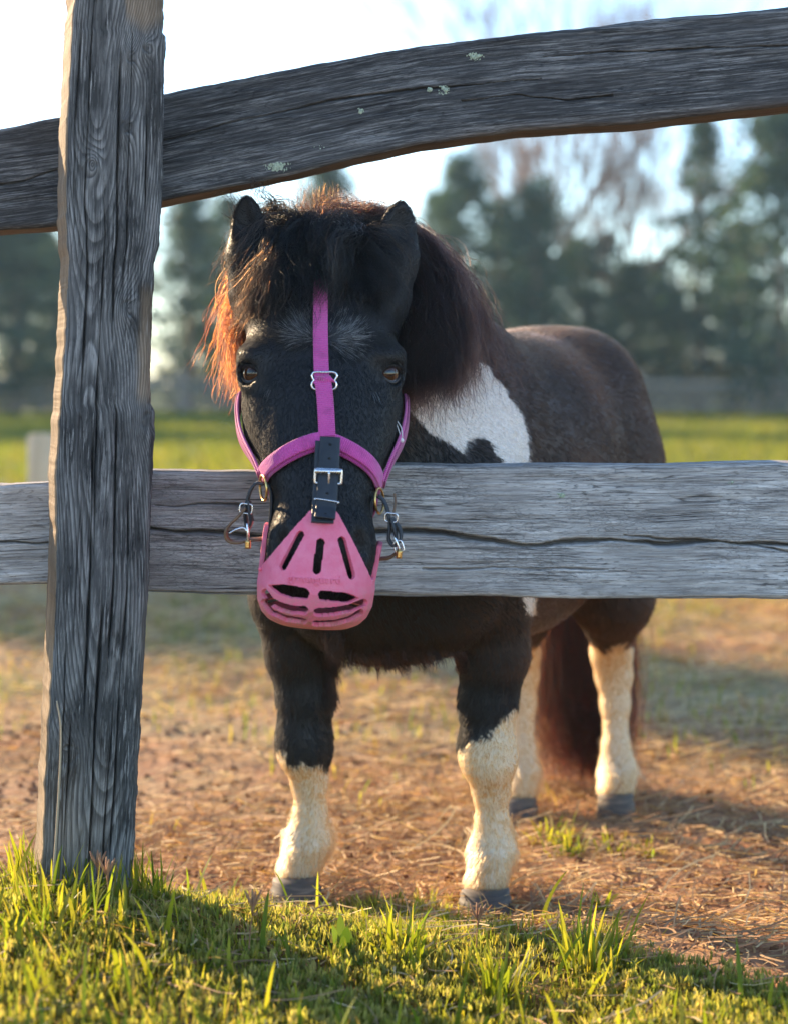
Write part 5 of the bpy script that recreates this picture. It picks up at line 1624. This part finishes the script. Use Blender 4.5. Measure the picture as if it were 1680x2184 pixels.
# white plastic tag thread hanging from the right cheek strap
M = Mat('white_plastic'); wp = M.done(M.pbr((0.78, 0.77, 0.74), 0.35, spec=0.5))
tg = tube('tag_thread', pth([(843, 899, 2.20), (849, 915, 2.195), (855, 934, 2.19)], 12), 0.0007, wp, halter, 6)
tube('tag_thread', pth([(846, 897, 2.20), (855, 912, 2.195), (858, 933, 2.19)], 12), 0.0007, wp, halter, 6)
bm = bmesh.new(); bmesh.ops.create_uvsphere(bm, u_segments=14, v_segments=8, radius=0.0032); bmesh.ops.translate(bm, vec=Vector(W(856, 939, 2.19)), verts=bm.verts)
link('tag_bead', bm_mesh('tag_bead', bm), wp, halter)

# ------------------------------------------------------------------ muzzle basket
gm = empty('grazing_muzzle', (-0.097, 2.12, 0.50), 'pink rubber grazing muzzle with slots strapped over the pony nose', 'muzzle')
TILT = math.radians(4.5)
BR = np.array([(1080, 106, 2.056), (1120, 110, 2.049), (1170, 115, 2.041), (1222, 120, 2.034), (1255, 123, 2.032), (1290, 120, 2.036), (1312, 111, 2.048), (1326, 98, 2.062), (1335, 80, 2.078), (1340, 55, 2.098), (1342, 25, 2.120), (1342.5, 0.5, 2.129)])
BCX, BCY = 674.0, 1228.0
PYF = np.concatenate([np.arange(1080, 1300, 1.6), np.arange(1300, 1334, 1.2), np.array([1335, 1336.5, 1338, 1339.2, 1340.2, 1341, 1341.6, 1342, 1342.2, 1342.4])])
def brow(py):
    return np.interp(py, BR[:, 0], BR[:, 1]), np.interp(py, BR[:, 0], BR[:, 2])
def basket_pt(th, py):
    hw, yf = brow(py)
    D = 2.130 - yf
    hw = hw * (1 + np.where(np.abs(np.cos(th)) < 0.35, np.where(np.sin(th) > 0, 0.0019, 0.0006) * np.clip(1240 - py, 0, 90), 0))
    dx = hw * np.sign(np.sin(th)) * np.abs(np.sin(th)) ** 0.85
    Y = 2.130 - D * np.sign(np.cos(th)) * np.abs(np.cos(th)) ** 0.85
    qx = BCX + dx * math.cos(TILT) - (py - BCY) * math.sin(TILT)
    qy = BCY + dx * math.sin(TILT) + (py - BCY) * math.cos(TILT)
    # sizes in px are measured at the mean depth, so back and front keep their real size
    ref = W(qx, qy, np.full(np.shape(qx), 2.09))
    ref[..., 1] = Y
    return ref
smooth_rows = np.array(PYF)
th_ = np.radians(np.concatenate([np.arange(-180, -100, 2.0), np.arange(-100, 100.1, 0.75), np.arange(102, 180, 2.0)]))
TH, PY = np.meshgrid(th_, smooth_rows, indexing='ij')
BP = basket_pt(TH, PY)
qx, qy = BCX + 0 * TH, 0
bpx, bpy_ = proj(BP)
dpan = BCX + (bpx - BCX)
front = np.abs(TH) < math.radians(88)
def seg_d(x, y, a, b):
    a = np.array(a, float); b = np.array(b, float); e = b - a
    t = np.clip(((x - a[0]) * e[0] + (y - a[1]) * e[1]) / (e @ e), 0, 1)
    return np.hypot(x - a[0] - t * e[0], y - a[1] - t * e[1])
rough_ = 1.6 * fbm(BP * 260, 201, 3)
keep = poly_sd(bpx, bpy_, [(653, 1100), (660, 1090), (690, 1086), (716, 1089), (724, 1102), (748, 1150), (772, 1200), (790, 1240), (800, 1300), (540, 1300), (546, 1228), (566, 1203), (604, 1158), (636, 1118)]) + rough_ * 0.4
keepm = (keep > 0) & front
ring_m = PY + rough_ * 1.2 > 1226
tabm = (np.abs(np.degrees(np.abs(TH)) - 92) < 15) & (PY > np.where(TH < 0, 1130, 1152) + 0.02 * (np.degrees(np.abs(TH)) - 92) ** 2)
solid = keepm | ring_m | tabm
hole = np.zeros(TH.shape, bool)
for a, b in (((642, 1141), (607, 1209)), ((684, 1157), (676, 1217)), ((727, 1153), (747, 1228))):
    hole |= (seg_d(bpx, bpy_, a, b) < 7.4) & front
for pl in ([(576, 1249), (600, 1247), (626, 1250), (655, 1256), (660, 1264), (656, 1276), (623, 1274), (596, 1265)], [(679, 1266), (684, 1260), (742, 1266), (764, 1275), (745, 1283), (712, 1282), (681, 1278)]):
    hole |= (poly_sd(bpx, bpy_, pl) + 0.5 * rough_ > 0) & front
for cv, w in (([(569, 1264), (582, 1281), (599, 1291), (623, 1298), (651, 1300)], 7.4), ([(677, 1304), (712, 1302), (742, 1296), (772, 1284)], 7.4),
              ([(567, 1283), (584, 1303), (611, 1315), (650, 1321)], 5.6), ([(672, 1326), (712, 1325), (742, 1317), (766, 1304)], 5.6)):
    d = np.min([seg_d(bpx, bpy_, a, b) for a, b in zip(cv[:-1], cv[1:])], 0)
    hole |= (d < w) & front
# same slots at the back and in the floor, by angle
dg = np.degrees(np.abs(TH))
for r0, r1 in ((1250, 1266), (1284, 1292), (1305, 1313)):
    hole |= (PY > r0) & (PY < r1) & (dg > 105) & (dg < 168)
hole |= (PY > 1338.5) & (PY < 1341.2) & (np.mod(dg, 45) > 9) & (np.mod(dg, 45) < 36)
hole |= (poly_sd(bpx, bpy_, [(773, 1330), (782, 1322), (810, 1310), (810, 1365), (766, 1365), (771, 1350)]) + 1.5 * rough_ > 0) & (np.abs(TH) < 2.0)
ok = solid & ~hole
nu, nv = TH.shape
F = grid_faces(nu, nv)
wrap = np.arange(nv - 1)
F = np.concatenate([F, np.stack([(nu - 1) * nv + wrap, (nu - 1) * nv + wrap + 1, wrap + 1, wrap], -1)])
okf = ok.ravel()[F].sum(1) >= 3
F = F[okf]
used = np.unique(F); remap = np.full(nu * nv, -1); remap[used] = np.arange(len(used))
Vb = BP.reshape(-1, 3)[used]
bk = mesh_np('basket', Vb, remap[F])
M = Mat('pink_rubber')
pos = M.n('ShaderNodeNewGeometry').outputs['Position']
sp2 = M.n('ShaderNodeSeparateXYZ', ins={0: pos})
d1 = M.noise(pos, 70, 5, 0.7); d2 = M.noise(pos, 420, 4, 0.7)
base = M.ramp(d1, [(0.3, (0.86, 0.15, 0.265)), (0.7, (0.93, 0.26, 0.39))])
low = M.n('ShaderNodeMapRange', ins={0: sp2.outputs[2], 1: 0.515, 2: 0.475}).outputs[0]
mud = M.math('MULTIPLY', low, M.ramp(M.math('ADD', M.math('MULTIPLY', d1, 0.6), M.math('MULTIPLY', d2, 0.4)), [(0.42, 0.0), (0.62, 0.75)]))
base = M.mix(mud, base, (0.40, 0.20, 0.105))
base = M.mix(M.ramp(d2, [(0.60, 0.0), (0.75, 0.35)]), base, (0.80, 0.42, 0.45))
pink = M.done(M.pbr(base, M.ramp(d1, [(0.3, 0.38), (0.7, 0.6)]), M.bump(M.math('ADD', d2, M.math('MULTIPLY', d1, 0.6)), 0.35, 0.0015), spec=0.4, Subsurface_Weight=0.25, Subsurface_Radius=(0.006, 0.002, 0.002)))
bko = link('basket', bk, pink, gm)
sm_ = bko.modifiers.new('smooth', 'SMOOTH'); sm_.factor = 0.5; sm_.iterations = 2
so = bko.modifiers.new('solid', 'SOLIDIFY'); so.thickness = 0.0055; so.offset = 0.0; so.use_rim = True
bv = bko.modifiers.new('bevel', 'BEVEL'); bv.width = 0.0008; bv.segments = 2; bv.limit_method = 'ANGLE'; bv.angle_limit = math.radians(50)
# chewed shreds at the torn rims
bm = bmesh.new()
rnd = random.Random(5)
for (cx_, cy_, n_) in ((563, 1219, 14), (783, 1240, 12)):
    for i in range(n_):
        px0, py0 = cx_ + rnd.gauss(0, 6), cy_ + rnd.gauss(0, 5)
        p = W(px0, py0, 2.085)
        r = bmesh.ops.create_icosphere(bm, subdivisions=1, radius=rnd.uniform(0.0009, 0.0021))
        s3 = [rnd.uniform(0.5, 1.8) for _ in range(3)]
        for v in r['verts']:
            v.co = Vector((v.co.x * s3[0] + p[0], v.co.y * 0.8 + p[1], v.co.z * s3[2] + p[2]))
link('shreds', bm_mesh('shreds', bm), pink, bko)
# raised lettering on the front panel
fc = bpy.data.curves.new('lettering', 'FONT'); fc.body = 'greenguard'; fc.size = 1.0; fc.resolution_u = 3
fo = bpy.data.objects.new('lettering_source', fc); COL.objects.link(fo)
bpy.context.view_layer.update()
lm = bpy.data.meshes.new_from_object(fo.evaluated_get(bpy.context.evaluated_depsgraph_get()))
bpy.data.objects.remove(fo)
bm = bmesh.new(); bm.from_mesh(lm); bmesh.ops.triangulate(bm, faces=bm.faces[:]); bmesh.ops.subdivide_edges(bm, edges=bm.edges[:], cuts=1)
x0_, x1_ = min(v.co.x for v in bm.verts), max(v.co.x for v in bm.verts)
sc_ = 112.0 / (x1_ - x0_)
for v in bm.verts:
    ux = 614 + (v.co.x - x0_) * sc_ - BCX; uy = 1247 - v.co.y * sc_ * 1.05
    hw, yf = brow(uy)
    sgn = 1 if ux >= 0 else -1
    qx0, qy0 = ux + BCX + 0.0, uy - 4 + 0.045 * ux
    for _ in range(5):
        hw, yf = brow(uy)
        th = math.copysign(math.asin(min(1, abs(ux) / hw) ** (1 / 0.85)), ux)
        p = basket_pt(np.array(th), np.array(uy))
        ax_, ay_ = proj(p)
        ux += qx0 - float(ax_); uy += qy0 - float(ay_)
    v.co = Vector(p) + Vector((math.sin(th) * 0.4, -1, 0)).normalized() * 0.0044
lo = link('lettering', bm_mesh('lettering', bm), pink, bko)
so = lo.modifiers.new('solid', 'SOLIDIFY'); so.thickness = 0.002; so.offset = -1

# leather strap on the nose
def nose_line(pts, off, n=50):
    q = catmull(pts, n)
    p = np.array([hit(a, b) for a, b in q])
    p = pushed(p, 0.004)
    k = np.ones(9) / 9
    p = np.stack([np.convolve(np.pad(p[:, i], 4, 'edge'), k, 'valid') for i in range(3)], 1)
    p[:, 1] -= off
    return p
ld = np.tile([0.06, -1.0, 0.2], (50, 1))
under = nose_line([(697, 940), (694, 1000), (691, 1060), (690, 1118)], np.linspace(0.009, 0.012, 50))
under[:, 1] -= np.linspace(0, 0.012, 50) ** 1.0 * sstep(0.75, 1.0, np.linspace(0, 1, 50))
ribbon('nose_strap', under, ld, 0.0265, 0.003, blk_leather, gm)
upper = nose_line([(705, 930), (703, 980), (700, 1035), (697, 1080), (695, 1106)], np.linspace(0.0155, 0.0185, 50))
upper[:, 1] -= 0.010 * sstep(0.75, 1.0, np.linspace(0, 1, 50))
ns = ribbon('nose_strap', upper, ld, 0.0245, 0.003, blk_leather, gm)
M = Mat('hole_dark'); hole_m = M.done(M.pbr((0.004, 0.004, 0.005), 0.8))
for k_ in (0.12, 0.25, 0.60, 0.90):
    p = upper[int(k_ * 49)]
    bm = bmesh.new(); bmesh.ops.create_cone(bm, cap_ends=True, segments=12, radius1=0.0019, radius2=0.0019, depth=0.0006)
    bmesh.ops.rotate(bm, matrix=Matrix.Rotation(math.pi / 2, 3, 'X'), verts=bm.verts); bmesh.ops.translate(bm, vec=Vector(p) + Vector((0.0003, -0.0019, 0)), verts=bm.verts)
    link('strap_hole', bm_mesh('strap_hole', bm), hole_m, ns)
def rect_ring(o, w, h, rad, mat, name, parent, th=0.0, Y=2.06, drop=0.0):
    pts = [(-w, -h + 4), (-w + 4, -h), (0, -h), (w - 4, -h), (w, -h + 4), (w, h - 4), (w - 4, h), (0, h), (-w + 4, h), (-w, h - 4), (-w, -h + 4)]
    c_, s_ = math.cos(th), math.sin(th)
    pts = [(a * c_ - b * s_, a * s_ + b * c_) for a, b in pts]
    q = px2m(catmull(pts, 70)[:-1], o, Y)
    q[:, 1] += drop * np.linspace(0, 1, len(q)) * 0
    return tube(name, q, rad, mat, parent, 8, True)
o = upper[int(0.41 * 49)] + np.array([0, -0.0028, -0.001])
rect_ring(o, 28, 15, 0.0017, steel, 'buckle', gm, 0.04)
bar = np.array([o + np.array([-.0155, -0.0006, .0065]), o + np.array([.0155, -0.0006, .0057])])
tube('buckle_roller', catmull(bar, 6), 0.0031, steel, gm, 10)
tube('buckle_prong', catmull([o + np.array([0.001, -.0035, .006]), o + np.array([0.001, -.003, -.003]), o + np.array([0.0005, -.0015, -.010])], 8), 0.0014, steel, gm, 8)
o = upper[int(0.69 * 49)] + np.array([0, -0.0012, 0])
kp = catmull([(-25, -2), (-23, -4), (0, -1), (23, 3), (25, 5), (23, 6)], 30)
tube('strap_keeper', px2m(kp, o, 2.06, -0.0016), 0.0011, steel, gm, 8)
# side straps that tie the basket to the rings
def lstrap(pts, mat, width=0.012, thick=0.0034, n=44):
    p = pth(pts, n)
    tan = nrm(np.gradient(p, axis=0))
    d = np.cross(tan, np.tile([0.12, 1.0, 0.1], (n, 1)))
    return ribbon('side_strap', p, d, width, thick, mat, gm)
Yb = 2.112
lstrap([(562, 1032, Yb), (548, 1030, Yb), (535, 1046, Yb), (527, 1074, Yb), (524, 1098, Yb), (527, 1122, Yb + .004)], blk_leather)
lstrap([(532, 1068, Yb - .003), (533, 1090, Yb - .004), (537, 1112, Yb - .002), (531, 1128, Yb)], blk_leather)
lstrap([(524, 1084, Yb - .004), (509, 1101, Yb - .006), (489, 1121, Yb - .006), (482, 1138, Yb - .006), (489, 1153, Yb - .005), (507, 1157, Yb - .004), (532, 1152, Yb), (556, 1150, Yb + .004), (570, 1151, Yb + .01)], brn_leather)
lstrap([(565, 1030, Yb + .003), (576, 1040, Yb + .003), (580, 1070, Yb + .004), (578, 1108, Yb + .006), (574, 1138, Yb + .01), (566, 1152, Yb + .012)], blk_leather)
rect_ring(W(525, 1085, Yb - .008), 13, 10, 0.0011, steel, 'buckle', gm, 0.12, 2.11)
tube('buckle_prong', pth([(527, 1116, Yb - .010), (529, 1135, Yb - .012), (529, 1153, Yb - .011)], 10), 0.0016, steel, gm, 8)
tube('buckle_bar', pth([(489, 1138, Yb - .013), (505, 1129, Yb - .014), (520, 1126, Yb - .012), (527, 1134, Yb - .012)], 14), 0.0013, steel, gm, 8)
tube('buckle_roller', pth([(529, 1153, Yb - .012), (529, 1170, Yb - .012)], 6), 0.0036, brass, gm, 10)
lstrap([(806, 1058, Yb), (817, 1066, Yb), (827, 1090, Yb - .004), (831, 1125, Yb - .006), (829, 1150, Yb - .006), (840, 1163, Yb - .006), (854, 1150, Yb - .004), (852, 1127, Yb - .002), (836, 1104, Yb)], blk_leather)
lstrap([(834, 1104, Yb - .008), (841, 1128, Yb - .010), (845, 1150, Yb - .008)], blk_leather)
lstrap([(842, 1053, Yb + .01), (843, 1072, Yb + .008), (839, 1097, Yb + .002)], brn_leather, 0.010, 0.0022)
lstrap([(803, 1058, Yb + .003), (793, 1072, Yb + .003), (791, 1108, Yb + .006), (794, 1150, Yb + .010), (798, 1188, Yb + .012)], blk_leather)
lstrap([(852, 1172, Yb - .006), (842, 1182, Yb - .003), (828, 1190, Yb), (808, 1192, Yb + .006)], brn_leather)
rect_ring(W(834, 1104, Yb - .010), 13, 9, 0.0011, steel, 'buckle', gm, 0.1, 2.11)
rect_ring(W(850, 1166, Yb - .010), 9, 12, 0.0011, steel, 'buckle', gm, -0.3, 2.11)
tube('buckle_prong', pth([(839, 1140, Yb - .012), (846, 1157, Yb - .014), (852, 1174, Yb - .013)], 10), 0.0016, steel, gm, 8)
tube('buckle_roller', pth([(852, 1174, Yb - .013), (850, 1191, Yb - .013)], 6), 0.0036, brass, gm, 10)

# ================================================================== air: thin evening haze over the field
bm = bmesh.new(); bmesh.ops.create_cube(bm, size=1)
bmesh.ops.scale(bm, vec=(620, 560, 16.2), verts=bm.verts); bmesh.ops.translate(bm, vec=(0, 200, 6.4), verts=bm.verts)
M = Mat('haze_air')
vp = M.n('ShaderNodeVolumePrincipled')
vp.inputs['Color'].default_value = (0.55, 0.82, 1.0, 1)
vp.inputs['Density'].default_value = 0.0011
vp.inputs['Anisotropy'].default_value = 0.35
M.put(M.out.inputs['Volume'], vp.outputs[0])
tag(link('haze', bm_mesh('haze', bm, False), M.m), 'thin pale haze over the field and trees', kind='stuff')
